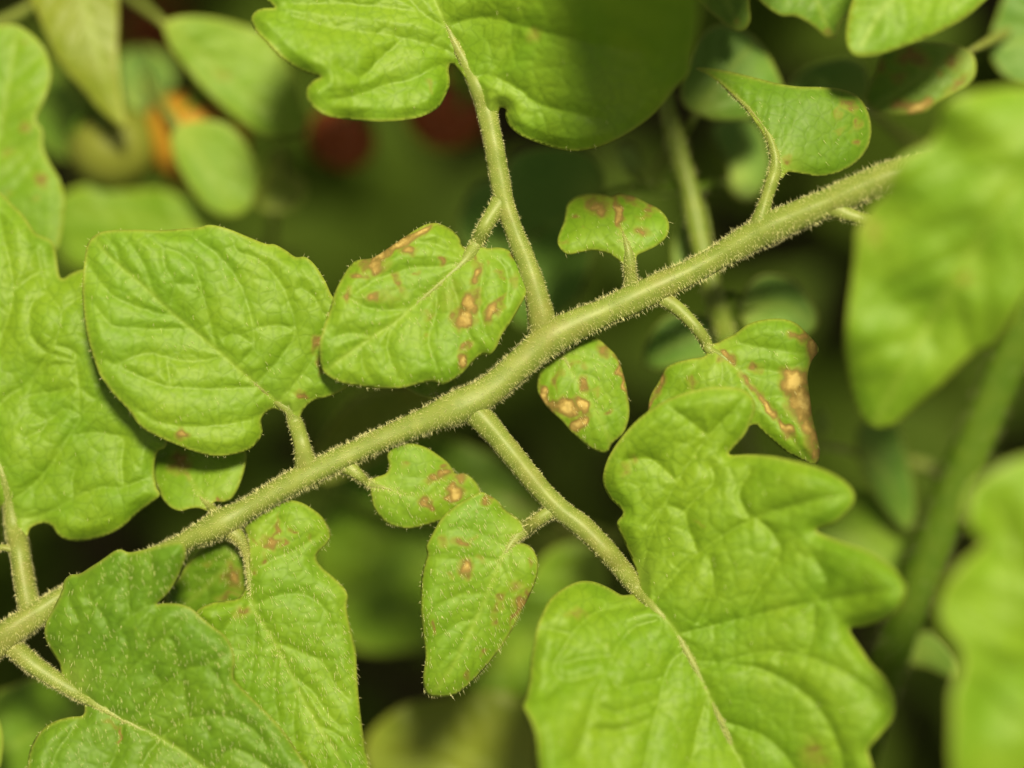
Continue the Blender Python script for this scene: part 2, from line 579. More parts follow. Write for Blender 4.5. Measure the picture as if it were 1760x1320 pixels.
        if rim_hair:
            i = r.integers(0, nb, rim_hair)
            c = out.mean(0)
            e = out[i] - np.roll(out, -2, 0)[i]
            nrm = np.stack([e[:, 1], -e[:, 0]], 1); nrm /= (np.linalg.norm(nrm, axis=1)[:, None] + 1e-9)
            chk = inside(out[i] + nrm * 4, out)
            nrm[chk] *= -1
            d = np.stack([nrm[:, 0], -nrm[:, 1], np.zeros(len(i))], 1) + r.normal(0, 0.25, (len(i), 3)) + np.array([0.1, -0.2, 0.15])
            arrs.append((V[i], d, 0.001 * r.uniform(0.25, 0.6, len(i)), np.full(len(i), 0.022e-3)))
        if arrs:
            hair_mesh('hair', *[np.concatenate([a[k] for a in arrs]) for k in range(4)], o)
        return o

# ------------------------------------------------------------------ the setting: soil far below the leaves
sv, sf = [], []
NS = 60
for j in range(NS + 1):
    for i in range(NS + 1):
        x = (i / NS - 0.5) * 4.0; y = (j / NS - 0.5) * 4.0
        sv.append((x, y, -0.52 + 0.010 * math.sin(x * 9.1 + y * 3.3) + 0.008 * math.sin(y * 13.7 - x * 5.1) + random.Random(i * 97 + j).uniform(-0.006, 0.006)))
for j in range(NS):
    for i in range(NS):
        a = j * (NS + 1) + i
        sf.append((a, a + 1, a + NS + 2, a + NS + 1))
ground = tag(new_mesh('ground', sv, sf, [SOIL]), kind='structure')

# ------------------------------------------------------------------ the branch in focus
branch = empty('tomato_branch', 'hairy pale green tomato branch in focus with many blotched leaflets', 'branch')
branch.location = Vector(world_pt(1560, 283, 8.0))

rachis, _ = tube('stem', [(1740, 300, 7, 53), (1640, 282, 7, 53), (1540, 300, 6, 51), (1420, 350, 3.5, 50), (1310, 398, 1.5, 52), (1201, 460, 0, 42), (1100, 508, 0, 51), (1030, 540, 0, 46), (950, 578, 0, 58),
      (894, 625, 0, 50), (840, 672, 0, 51), (791, 698, 0, 60), (720, 728, -0.5, 42), (654, 756, -0.8, 39), (580, 792, -1, 41), (501, 831, -1, 42), (423, 876, -1, 38), (375, 903, -1, 50), (320, 930, -1.2, 34),
      (220, 978, -2, 34), (120, 1020, -2, 36), (70, 1052, -1, 42), (20, 1085, 0, 47), (-10, 1115, 0, 42), (-70, 1160, 0, 38)],
      branch, STEM, hairs=7.5, hlen=0.88, sides=24, seed=2)

def leaflet(lf, mats=None, stalk=None, follow=(), spots=(), hairs=0, label=None, thick=0.28, stalk_name='petiolule', shairs=2.6, shlen=0.75, parent=None, sseed=3, hlen=0.95, stalk_mat=None, rim_hair=0, name='leaflet', vein=1.0):
    extra = []
    so = None
    if stalk:
        big = stalk[0][3] > 42
        p = [(q[0], q[1], q[2] - dz, q[3] * k) for q, k, dz in zip(stalk, ([0.82, 0.9] if big else [1.2, 1.08]) + [0.95] * 20, ([1.2, 0.4] if big else [0.3]) + [0] * 20)]
        if follow:                       # the stalk runs into the blade and lies on its midrib
            x, y, _, w = p[-1]
            p[-1] = (x, y, lf.z(x, y) - w * 0.5 * 0.091 + 0.5, w)
        for (x, y, w) in follow:
            p.append((x, y, lf.z(x, y) - w * 0.5 * 0.091 + (0.34 if w > 14 else 0.06 if w > 8 else -0.16), w))
        if follow:
            (ax, ay, az, aw), (bx, by, bz, bw) = p[-2], p[-1]
            p.append((bx + (bx - ax) * 0.5, by + (by - ay) * 0.5, bz - 0.55, 2.0))
        so, arr = tube(stalk_name, p, None, stalk_mat or STEM, shairs, shlen, sides=16, step=5, seed=sseed, make_hair=False)
        extra.append(arr)
    o = lf.build(name, parent or branch, mats or [LEAF, UNDER], spots, thick, hairs, extra, hlen=hlen, label=label, rim_hair=rim_hair, vein=vein)
    if so:
        so.parent = o
    return o

# --- broad leaflet at left centre
lf = Leaf(T5([(1440, 1150), (1380, 1125), (1335, 1150), (1318, 1185), (1325, 1240), (1300, 1290), (1243, 1335)]) + [(384, 784), (345, 780), (292, 760), (252, 741), (236, 727), (223, 708), (196, 679), (175, 650)]
      + T5([(490, 920), (440, 760), (415, 550), (425, 380), (442, 290), (490, 240), (560, 222), (700, 219), (800, 222), (900, 215), (1000, 208), (1060, 195), (1150, 215), (1250, 255), (1340, 290), (1385, 293), (1440, 322), (1490, 356), (1540, 357), (1590, 400), (1640, 480), (1680, 560), (1760, 640), (1800, 800), (1790, 940), (1745, 1015), (1660, 1060), (1580, 1082), (1530, 1130), (1505, 1185), (1480, 1230), (1450, 1200)]),
      T5([(1480, 1170), (1390, 1085), (1280, 990), (1100, 830), (870, 640), (720, 500), (580, 380), (470, 262)]),
      [T5(s) for s in (
          [(775, 555), (740, 430), (690, 335), (620, 245)], [(600, 400), (590, 320), (530, 250)],
          [(1090, 805), (1050, 650), (1020, 530), (975, 400), (900, 335), (820, 310), (700, 225)],
          [(1200, 910), (1280, 800), (1250, 600), (1180, 440), (1090, 340), (1010, 280), (940, 220)],
          [(1290, 1000), (1480, 760), (1440, 540), (1370, 430), (1290, 360), (1200, 330), (1170, 260)],
          [(1400, 1090), (1560, 900), (1640, 690), (1590, 570), (1520, 510)],
          [(870, 650), (760, 630), (600, 570), (520, 500), (450, 400)],
          [(910, 715), (800, 720), (680, 715), (560, 700), (480, 600)],
          [(1110, 860), (1000, 880), (880, 875), (750, 840), (650, 870), (590, 900), (540, 880)],
          [(1290, 1010), (1100, 1020), (900, 1015), (780, 990), (650, 930), (600, 890)],
          [(1400, 1100), (1250, 1180), (1000, 1210), (800, 1190), (690, 1120)],
          [(820, 310), (830, 400), (880, 490), (860, 590)], [(870, 490), (980, 495)], [(1300, 712), (1400, 700), (1465, 720)], [(840, 880), (860, 1010)], [(1130, 760), (1200, 750), (1280, 800)])],
      z0=0, z1=4, bow=1.0, fl=0.018, fr=0.004, roll=1.0, rw=16, quilt=(0.82, 0.18), wave=0.5, seed=11, ter=40)
leaflet(lf, stalk=[(530, 806, -1.5, 40), (524, 788, -0.8, 33), (518, 760, 0, 29), (508, 728, 0.2, 28)], follow=[(497, 705, 20), (474, 690, 13), (436, 657, 9), (375, 603, 6)],
        spots=spots_in(T5, K1, [(915, 1245, 38, 26, 15, .75), (1600, 800, 45, 28, 110, .62), (1615, 905, 16, 40, 0, .55), (1520, 1052, 26, 14, 10, .6)]), hairs=160, sseed=4, shairs=3.5, shlen=.6, rim_hair=60)

# --- blotched leaflet left of the long petiole
lf = Leaf(T6([(1060, 330), (1010, 300), (1000, 265), (960, 220), (900, 190), (855, 186), (800, 205), (720, 255), (640, 310), (560, 360), (490, 370), (450, 390), (410, 450), (370, 530), (345, 610), (315, 700), (292, 790), (290, 860), (302, 920), (330, 955), (400, 990), (500, 1010), (600, 1020), (700, 1018), (780, 1000), (860, 985), (910, 1000), (950, 985), (1010, 945), (1060, 890), (1110, 850), (1150, 850), (1180, 820), (1210, 750), (1260, 680), (1300, 610), (1335, 540), (1338, 480), (1325, 410), (1290, 350), (1240, 320), (1190, 308), (1140, 312), (1110, 300), (1090, 300)]),
      T6([(1090, 300), (1020, 380), (950, 440), (880, 510), (760, 610), (680, 680), (560, 760), (430, 850), (330, 930)]),
      [T6(s) for s in ([(1010, 390), (900, 405), (760, 410), (660, 440), (560, 480), (470, 540)], [(1040, 350), (920, 310), (830, 280), (740, 300)], [(740, 620), (600, 625), (500, 600), (440, 560)],
          [(880, 520), (880, 640), (840, 760), (860, 850), (910, 985)], [(950, 450), (985, 560), (1000, 650), (1060, 780), (1090, 850)], [(1090, 330), (1110, 450), (1095, 600), (1130, 740), (1160, 800)], [(1110, 330), (1210, 390), (1240, 480), (1230, 600)],
          [(680, 690), (640, 750), (640, 850), (700, 990)], [(500, 800), (510, 900), (560, 990)], [(560, 760), (450, 740), (370, 760)])],
      z0=2, z1=5, bow=0.5, fl=0.004, fr=0.010, roll=1.2, rw=14, quilt=(0.85, 0.18), wave=0.5, seed=23, bumps=[(600, 430, 55, -1.5)])
leaflet(lf, stalk=[(862, 348, 0.8, 34), (848, 366, 1.2, 28), (832, 392, 1.8, 26), (820, 418, 2.0, 28)], follow=[(800, 447, 20), (770, 475, 13), (710, 527, 8)],
        spots=spots_in(T6, K1, [(800, 228, 75, 20, -33, .95), (690, 292, 80, 20, -35, 1.0), (590, 352, 70, 22, -28, 1.0), (840, 205, 30, 20, -20, .7), (555, 398, 72, 34, 0, .75), (485, 455, 38, 15, 5, .72), (740, 320, 36, 24, 0, .75), (900, 372, 22, 18, 0, .66), (690, 478, 22, 32, -20, .68), (775, 435, 22, 12, 0, .5), (435, 550, 20, 20, 0, .8), (555, 556, 26, 22, 0, .75), (705, 515, 18, 14, 0, .45), (620, 560, 130, 40, 0, .26),
              (1055, 585, 38, 60, 10, .92), (1015, 672, 48, 42, 0, 1.0), (1075, 440, 24, 42, 0, .85), (1072, 368, 18, 30, 0, .6), (1130, 382, 12, 20, 0, .55), (1170, 635, 26, 48, 35, .9), (1220, 585, 14, 32, 10, .6), (1270, 462, 18, 44, 15, .42), (1200, 450, 24, 14, 0, .42), (1275, 355, 30, 20, 30, .5), (1022, 882, 22, 42, 0, .95), (1025, 805, 14, 22, 0, .6), (830, 652, 28, 26, 0, .40), (825, 755, 14, 34, 15, .40), (990, 720, 16, 30, 0, .5), (960, 560, 120, 120, 0, .2)]),
        hairs=260, sseed=5, shairs=5, shlen=.7, label='leaflet with tan blight blotches and a brown rolled upper edge', rim_hair=80)

# --- lobed leaflet at the top, on the long petiole
lf = Leaf([(835, 205), (810, 150), (790, 122), (778, 110)] + T2([(1090, 345), (1096, 420), (1080, 470), (1040, 540), (960, 585), (850, 608), (720, 612), (600, 605), (500, 590), (420, 550), (375, 500), (370, 450), (400, 410), (440, 388), (400, 376), (330, 350), (250, 290), (180, 220), (120, 160), (92, 100), (110, 60), (150, 42), (210, 38), (190, 15), (170, -20)])
      + [(470, -60), (520, -120), (600, -160), (690, -200), (800, -260), (930, -330), (1080, -420), (1220, -480), (1370, -470), (1440, -380), (1420, -250), (1330, -150), (1255, -80)] + T3([(1270, -60), (1245, 0), (1245, 60), (1230, 170), (1200, 280), (1180, 380), (1110, 450), (1050, 530), (980, 600), (880, 670), (760, 730), (640, 760), (540, 755), (420, 720), (330, 680), (275, 630), (258, 580), (262, 552), (235, 545), (215, 590)]),
      [(838, 205), (820, 150), (788, 85), (765, 40), (740, -20), (715, -90), (700, -160)],
      [T2(s) for s in ([(1120, 270), (1000, 225), (860, 190), (740, 170), (640, 160), (500, 140), (400, 110), (300, 80)], [(1170, 380), (1060, 330), (900, 400), (760, 430), (620, 480), (500, 500)], [(860, 190), (740, 300), (640, 385), (540, 330)], [(1060, 130), (950, 60), (850, -60), (800, -200)], [(960, 60), (700, 30), (500, 20), (300, 20)])] +
      [T3(s) for s in ([(90, 390), (180, 380), (300, 430), (420, 520), (560, 560), (740, 600)], [(0, 120), (150, 90), (330, 130), (520, 180), (720, 220), (950, 260)], [(-60, -60), (100, -90), (400, -80), (700, -40), (1000, 20)], [(180, 380), (240, 300), (300, 200), (330, 130)])],
      z0=2, z1=-2, bow=1.0, fl=0.030, fr=0.016, roll=1.4, rw=22, quilt=(1.25, 0.25), wave=0.8, seed=31, ter=42, secw=22, bumps=[(1195, -195, 235, 60)])  # bump raises the unseen upper right lobe, shaped to shade the lobe below
leaflet(lf, [LEAF, UNDER], stalk=[(930, 590, -1, 62), (932, 560, 0, 56), (925, 520, 0.5, 47), (906, 455, 0.8, 38), (885, 400, 1, 35), (868, 350, 1, 34), (857, 295, 1.2, 36), (847, 240, 1.6, 36), (836, 190, 2.0, 36)], follow=[(822, 152, 30), (800, 108, 22), (775, 60, 15), (745, -10, 10)],
        stalk_name='petiole', shairs=8, shlen=.40, sseed=6, spots=spots_in(T2, K1, [(1000, 440, 20, 30, 0, .3)]) + [(915, 60, 14, 14, 0, .34)], hairs=120, rim_hair=0)

# --- small bell-shaped leaflet with brown top
lf = Leaf(T7([(660, 420), (615, 395), (590, 370), (540, 340), (470, 325), (400, 335), (350, 345), (310, 325), (288, 285), (295, 240), (320, 180), (330, 130), (340, 90), (380, 55), (440, 40), (520, 42), (560, 52), (600, 38), (680, 55), (740, 85), (800, 115), (840, 160), (852, 210), (835, 260), (790, 300), (730, 330), (690, 350), (682, 395)]),
      T7([(648, 415), (640, 320), (610, 220), (570, 120), (550, 60)]), z0=1, z1=-4, bow=2.5, fl=-0.012, fr=-0.014, roll=0.8, quilt=(0.35, 0.08), wave=0.3, seed=41, nsec=4)
leaflet(lf, stalk=[(1090, 506, -1, 34), (1086, 488, -.5, 26), (1083, 470, .3, 23), (1082, 455, .8, 23)], follow=[(1079, 430, 17), (1072, 405, 9)],
        spots=spots_in(T7, K1, [(480, 85, 62, 42, 20, .72), (590, 140, 18, 70, -12, .85), (640, 62, 65, 22, 12, .55), (755, 105, 38, 18, 20, .62), (725, 150, 40, 16, -30, .42), (720, 225, 32, 24, 0, .62), (375, 160, 32, 16, 0, .58), (312, 285, 20, 18, 0, .4), (430, 220, 16, 10, 0, .3)]), hairs=120, sseed=7, shairs=7, shlen=.6, label='small bell shaped leaflet scorched brown along its top')

# --- leaflet folded along its midrib, upper right
lf = Leaf(T4([(500, 870), (490, 800), (470, 730), (420, 640), (350, 540), (260, 450), (170, 380), (105, 342), (190, 345), (300, 365), (420, 395), (520, 420), (620, 435), (720, 438), (820, 445), (900, 470), (945, 510), (972, 560), (987, 610), (990, 680), (970, 750), (930, 805), (870, 850), (800, 880), (730, 892), (640, 878), (570, 868), (540, 900)]),
      T4([(510, 880), (505, 800), (480, 720), (430, 630), (360, 535), (270, 450), (120, 352)]), z0=2.5, z1=-5, bow=2.0, fl=0, fr=-0.022, roll=0.6, quilt=(0.4, 0.12), wave=0.4, seed=51, nsec=5)
leaflet(lf, [LEAF_DEEP, UNDER], stalk=[(1303, 402, 1, 40), (1306, 380, 2, 29), (1316, 345, 2.4, 25), (1327, 310, 2.5, 25), (1333, 288, 2.6, 24)], follow=[(1331, 262, 18), (1318, 226, 13), (1288, 188, 11), (1252, 154, 7)],
        spots=spots_in(T4, K1, [(872, 535, 32, 22, 30, .58), (825, 580, 16, 40, 20, .40), (915, 622, 26, 36, 0, .55), (915, 712, 22, 20, 0, .62), (572, 806, 24, 20, 0, .48), (935, 802, 18, 12, -40, .45), (830, 662, 24, 14, 0, .3)]), hairs=40, sseed=8, shairs=3, shlen=.7)

# --- leaflet hanging below the stem at the centre
lf = Leaf(T7([(275, 815), (250, 880), (210, 910), (190, 960), (185, 1010)]) + [(923, 668), (928, 682), (943, 703), (964, 722), (982, 742), (991, 750), (1008, 765), (1030, 777), (1044, 777), (1053, 762), (1070, 747), (1079, 727), (1082, 706), (1079, 680)] + T7([(630, 990), (605, 900), (580, 850), (540, 810), (500, 775), (460, 760), (410, 757), (370, 775), (310, 795)]),
      T7([(285, 800), (350, 920), (430, 1060), (510, 1190), (560, 1310), (570, 1340)]),
      [T7(s) for s in ([(300, 840), (400, 850), (500, 880), (560, 940), (610, 1050), (640, 1150)], [(370, 955), (460, 960), (530, 1040), (590, 1150), (600, 1240)], [(430, 1060), (480, 1090), (540, 1200), (570, 1280)], [(310, 860), (260, 960), (240, 1060)], [(370, 960), (340, 1040), (320, 1150)], [(440, 1080), (440, 1180), (460, 1290)])],
      z0=-3.0, z1=-2, bow=1.6, fl=-0.012, fr=-0.020, roll=0.7, quilt=(0.55, 0.10), wave=0.3, seed=61)
leaflet(lf, stalk=[(958, 578, -1.5, 26), (957, 588, -2.6, 20), (958, 598, -3, 16)], follow=[(978, 630, 9), (1005, 680, 5)],
        spots=spots_in(T7, K1, [(512, 826, 36, 26, 15, .75), (590, 905, 10, 60, -14, .9), (618, 1000, 10, 70, -10, .9), (285, 980, 16, 48, 10, .6), (432, 1005, 24, 34, -25, .65), (368, 890, 20, 18, 0, .45), (410, 915, 18, 14, 0, .4), (492, 1025, 20, 15, 0, .4), (552, 1135, 18, 16, 0, .5), (325, 1120, 58, 42, 20, 1.1), (408, 1108, 30, 46, -25, 1.15), (395, 1195, 30, 34, 0, 1.05), (225, 1050, 16, 55, -20, .9), (260, 1100, 40, 20, 40, .7)]), hairs=110, sseed=9, label='leaflet with a pale tan dead patch on its lower left edge')

# --- brown-edged leaflet right of centre
lf = Leaf(T7([(1030, 855), (960, 870), (880, 890), (830, 920), (800, 980), (760, 1050), (747, 1110), (755, 1160)]) + [(1150, 742), (1215, 752), (1262, 742), (1297, 730), (1307, 738), (1327, 757), (1351, 777), (1378, 791), (1397, 798), (1406, 794), (1409, 774), (1404, 747), (1397, 719), (1393, 690)] + T7([(1553, 1010), (1550, 950), (1570, 880), (1605, 830), (1590, 790), (1540, 735), (1490, 690), (1420, 668), (1330, 672), (1250, 695), (1180, 745), (1130, 768), (1090, 790), (1050, 800)]),
      T7([(1050, 800), (1110, 850), (1200, 930), (1330, 1080), (1450, 1250), (1560, 1400)]),
      [T7(s) for s in ([(1080, 820), (1180, 790), (1300, 810), (1430, 830), (1530, 850)], [(1200, 930), (1320, 925), (1420, 935), (1540, 880)], [(1320, 1070), (1420, 1060), (1540, 1100)], [(1070, 830), (1000, 900), (900, 1000), (850, 1090)], [(1110, 850), (1120, 950), (1100, 1050)], [(1200, 930), (1230, 1040), (1260, 1150)])],
      z0=1.2, z1=3, bow=1.0, fl=0.010, fr=-0.010, roll=0.9, quilt=(0.7, 0.12), wave=0.7, seed=71, bumps=[(1395, 600, 35, -2.5), (1390, 760, 40, 1.5)])
leaflet(lf, stalk=[(1118, 500, -1, 34), (1140, 513, -.4, 28), (1170, 535, .6, 24), (1198, 565, 1.2, 22), (1213, 588, 1.3, 22)], follow=[(1220, 602, 18), (1240, 612, 11), (1269, 637, 7)],
        spots=spots_in(T7, K1, [(1520, 760, 62, 30, 25, .72), (1580, 820, 30, 48, 20, .85), (1560, 880, 18, 40, 15, .7), (1292, 920, 30, 20, 0, .62), (1475, 985, 62, 58, 0, 1.0), (1525, 1090, 50, 100, -5, .98), (1565, 1230, 40, 110, -12, .85), (1480, 1130, 30, 60, -20, .5), (1140, 868, 34, 20, 30, .75), (1255, 995, 16, 66, -42, .68), (1340, 1100, 18, 80, -36, .85), (1430, 1215, 18, 66, -38, .9), (818, 962, 22, 48, 25, .70), (788, 1025, 20, 44, 25, .65), (760, 1095, 14, 34, 15, .8), (965, 1005, 16, 20, 0, .5), (1590, 1330, 26, 60, -10, .65), (1110, 800, 10, 30, -20, .35)]), hairs=70, sseed=10, shairs=3, shlen=.55, label='leaflet with large tan dead patches down its outer edge')

# --- large lobed leaflet at lower right
lf = Leaf([(1100, 1030), (1089, 1021), (1069, 1022), (1047, 1010), (1022, 1000), (996, 999), (968, 1011), (945, 1030), (933, 1053), (923, 1078), (917, 1107), (912, 1135), (910, 1170), (904, 1199), (899, 1213), (906, 1226), (915, 1244), (922, 1272), (926, 1320), (940, 1390), (1000, 1450), (1100, 1490), (1220, 1510), (1330, 1510), (1430, 1470), (1490, 1400), (1501, 1330), (1496, 1305), (1493, 1288), (1511, 1265), (1534, 1238), (1540, 1214), (1535, 1187), (1518, 1160), (1497, 1139), (1477, 1109), (1462, 1082), (1487, 1076), (1518, 1066), (1542, 1051), (1555, 1027), (1557, 1006), (1542, 982), (1518, 962), (1487, 945), (1444, 930), (1404, 912), (1433, 900), (1457, 880), (1469, 859), (1464, 839), (1440, 818), (1402, 801), (1361, 791), (1327, 784), (1290, 781), (1254, 781), (1262, 768), (1280, 747), (1293, 719), (1298, 699), (1293, 682), (1276, 669), (1252, 665), (1218, 666), (1177, 675), (1136, 692), (1102, 716), (1078, 740), (1055, 770), (1041, 798), (1036, 828), (1048, 856), (1070, 880), (1060, 900), (1072, 930), (1092, 980)],
      [(1085, 990), (1101, 1021), (1136, 1053), (1160, 1083), (1187, 1129), (1215, 1187), (1238, 1238), (1262, 1289), (1278, 1320), (1310, 1400), (1330, 1480)],
      [[(1095, 1010), (1120, 920), (1164, 828), (1218, 750), (1285, 680)], [(1120, 1035), (1200, 950), (1300, 890), (1400, 860), (1462, 850)], [(1165, 1090), (1280, 1062), (1400, 1035), (1550, 1012)], [(1190, 1135), (1300, 1148), (1380, 1190), (1430, 1255), (1450, 1330), (1440, 1400)], [(1200, 1150), (1330, 1120), (1440, 1150), (1530, 1215)], [(1240, 1240), (1320, 1270), (1380, 1340)],
       [(1164, 828), (1120, 790), (1080, 790)], [(1218, 750), (1180, 720), (1150, 700)], [(1200, 950), (1180, 880), (1225, 830), (1220, 800)], [(1290, 895), (1270, 850), (1290, 810)], [(1300, 890), (1340, 940), (1310, 1000), (1280, 1060)], [(1220, 960), (1225, 1010), (1200, 1070)], [(1400, 1035), (1420, 1000), (1400, 960)], [(1340, 1130), (1390, 1110), (1400, 1040)], [(1180, 880), (1140, 870), (1110, 900)]] +
      [S6(s) for s in ([(1480, 430), (1350, 450), (1240, 470), (1180, 500), (1090, 580), (1030, 680), (980, 780), (1000, 840), (940, 930)], [(1540, 520), (1420, 560), (1340, 640), (1290, 740), (1270, 800), (1230, 870), (1190, 980), (1150, 1130), (1100, 1250)], [(1700, 680), (1620, 740), (1570, 850), (1540, 1000), (1500, 1150), (1480, 1280), (1440, 1400)], [(1000, 840), (1060, 850), (1150, 830), (1240, 805)], [(1040, 750), (1130, 730), (1280, 715)], [(1270, 810), (1330, 885), (1400, 870), (1550, 840)], [(1200, 980), (1310, 1020), (1400, 1000), (1530, 960)], [(1170, 1110), (1310, 1120), (1420, 1090), (1510, 1060)], [(880, 560), (1000, 580), (1080, 600)], [(1820, 900), (1760, 1100), (1720, 1300)])],
      z0=2, z1=9, bow=1.2, fl=0.036, fr=0.046, roll=1.5, rw=20, quilt=(1.20, 0.24), wave=0.9, seed=81, ter=44, secw=17, bumps=[(1290, 690, 60, -1.5), (1540, 1010, 60, 2.5)])
leaflet(lf, stalk=[(790, 692, -1, 60), (815, 708, 0, 50), (838, 730, .3, 45), (880, 780, .8, 40), (920, 830, 1, 38), (958, 872, 1.2, 40), (1000, 905, 1.5, 39), (1040, 945, 1.8, 38), (1070, 980, 2, 36)], follow=[(1096, 1014, 28), (1128, 1048, 20), (1165, 1092, 14), (1215, 1187, 9), (1262, 1289, 6)],
        stalk_name='petiole', shairs=8, shlen=.40, sseed=12, spots=spots_in(S6, 3.143, [(1105, 490, 55, 26, 0, .40)]) + spots_in(S8, K1, [(690, 1230, 50, 75, 20, .36), (720, 1290, 55, 60, 0, .34), (700, 1215, 14, 40, 15, .5), (130, 80, 18, 12, 0, .4)]) + spots_in(S7, K1, [(228, 600, 30, 46, 25, .40), (270, 550, 18, 20, 0, .38)]), hairs=160)

# --- tapering blotched leaflet at bottom centre
lf = Leaf([(905, 905), (884, 886), (870, 877), (855, 860), (840, 851), (826, 846), (800, 858), (769, 880), (754, 898), (742, 919), (732, 940), (734, 954), (726, 981), (723, 1010), (723, 1027), (724, 1059), (727, 1097), (731, 1129), (727, 1164), (729, 1183), (736, 1194), (751, 1198), (777, 1196), (799, 1183), (825, 1158), (856, 1120), (879, 1085), (895, 1053), (910, 1024), (922, 995), (925, 970), (920, 951), (910, 938), (898, 933), (890, 931), (903, 922)],
      [(902, 910), (882, 927), (856, 973), (831, 1037), (805, 1091), (780, 1142), (752, 1182)],
      [S6(s) for s in ([(720, 130), (600, 60), (480, 30), (350, 60)], [(690, 210), (560, 180), (430, 190), (310, 180)], [(620, 380), (480, 380), (360, 440), (290, 520)], [(560, 520), (450, 540), (370, 620), (300, 700)], [(480, 680), (400, 720), (330, 830)], [(730, 130), (740, 240), (800, 330)], [(690, 220), (740, 330), (720, 440), (760, 520)], [(610, 420), (650, 520), (660, 640)], [(540, 580), (560, 680), (560, 760)])],
      z0=1, z1=0, bow=1.0, fl=-0.004, fr=0.012, roll=1.0, rw=12, quilt=(0.5, 0.12), wave=0.6, seed=91, bumps=[(730, 1050, 30, 1.0)])
leaflet(lf, stalk=[(962, 872, .8, 34), (945, 880, 1.2, 24), (922, 895, 1.2, 23), (905, 908, 1, 26)], follow=[(888, 922, 20), (870, 948, 12), (845, 1000, 7)],
        spots=spots_in(S6, 3.143, [(470, 105, 52, 24, 15, .72), (530, 75, 50, 20, 0, .30), (375, 95, 22, 20, 0, .4), (515, 235, 34, 40, 30, .85), (535, 215, 22, 26, 0, .6), (430, 282, 22, 16, 0, .42), (590, 182, 22, 20, 0, .36), (780, 335, 50, 26, 0, .48), (850, 380, 20, 40, 20, .62), (700, 405, 16, 30, 20, .5), (810, 430, 40, 50, 30, .55), (790, 480, 14, 90, 26, .78), (680, 450, 16, 40, 20, .48), (665, 520, 16, 26, 0, .55), (600, 685, 30, 18, -30, .6), (572, 722, 14, 14, 0, .45), (515, 815, 12, 20, 20, .55), (330, 545, 12, 36, 15, .7), (860, 200, 12, 40, 10, .4)]) + [(838, 857, 9, 6, 30, .7)], hairs=800, sseed=13, shairs=7, shlen=.75, label='tapering leaflet with brown blotches along its edge', rim_hair=60)

# --- small rounded leaflet under the stem
lf = Leaf(S5([(180, 600), (225, 575), (280, 555), (300, 510), (290, 450), (320, 400), (370, 382), (440, 380), (520, 405), (590, 450), (640, 490), (668, 528), (690, 558), (740, 555), (790, 590), (822, 635), (835, 690), (800, 760), (700, 810), (600, 832), (540, 850), (460, 870), (380, 873), (300, 850), (250, 810), (210, 750), (195, 690), (185, 640)]),
      S5([(170, 610), (280, 640), (420, 680), (600, 690), (780, 660)]), z0=-.5, z1=-3, bow=1.0, fl=-0.012, fr=-0.014, roll=0.8, quilt=(0.25, 0.08), wave=0.4, seed=101, nsec=4)
leaflet(lf, stalk=[(592, 798, -1.5, 34), (606, 808, -1, 25), (620, 820, -.8, 18), (632, 830, -.5, 16)], follow=[(660, 838, 10), (700, 849, 6)],
        spots=spots_in(S5, 3.385, [(545, 580, 48, 20, 5, .72), (625, 565, 40, 26, -10, .8), (715, 578, 38, 24, 10, .66), (635, 518, 22, 14, 20, .6), (692, 660, 40, 40, -40, 1.0), (655, 690, 20, 26, 0, .8), (500, 725, 30, 26, 20, .8), (548, 742, 26, 24, 0, .85), (395, 500, 26, 16, 0, .42)]), hairs=240, sseed=14, shairs=5, shlen=.8, rim_hair=70)

# --- small leaflet below the broad one
lf = Leaf(S1([(1400, 900), (1360, 870), (1290, 842), (1230, 845), (1170, 860), (1110, 840), (1060, 790), (1030, 730), (1000, 660), (990, 600), (1000, 520), (1050, 430), (1200, 370), (1400, 380), (1560, 440), (1597, 490), (1590, 560), (1570, 640), (1540, 720), (1500, 780), (1450, 802), (1395, 800), (1378, 830), (1420, 880)]),
      S1([(1400, 895), (1310, 780), (1250, 680), (1180, 560), (1120, 450)]), z0=-2, z1=-8, bow=1.2, fl=0.006, fr=-0.010, roll=0.6, quilt=(0.35, 0.1), wave=0.3, seed=111, nsec=4)
leaflet(lf, stalk=[(384, 898, -1.6, 26), (372, 884, -1.6, 20), (362, 872, -1.8, 16)], follow=[(347, 857, 10), (332, 832, 6)],
        spots=spots_in(S1, 3.771, [(1160, 545, 62, 60, 0, .66), (1225, 640, 40, 20, 30, .42), (1435, 792, 34, 12, 10, .6)]), hairs=60, sseed=15, shairs=3, label='small leaflet with a dark brown smudge, shaded by the one above')

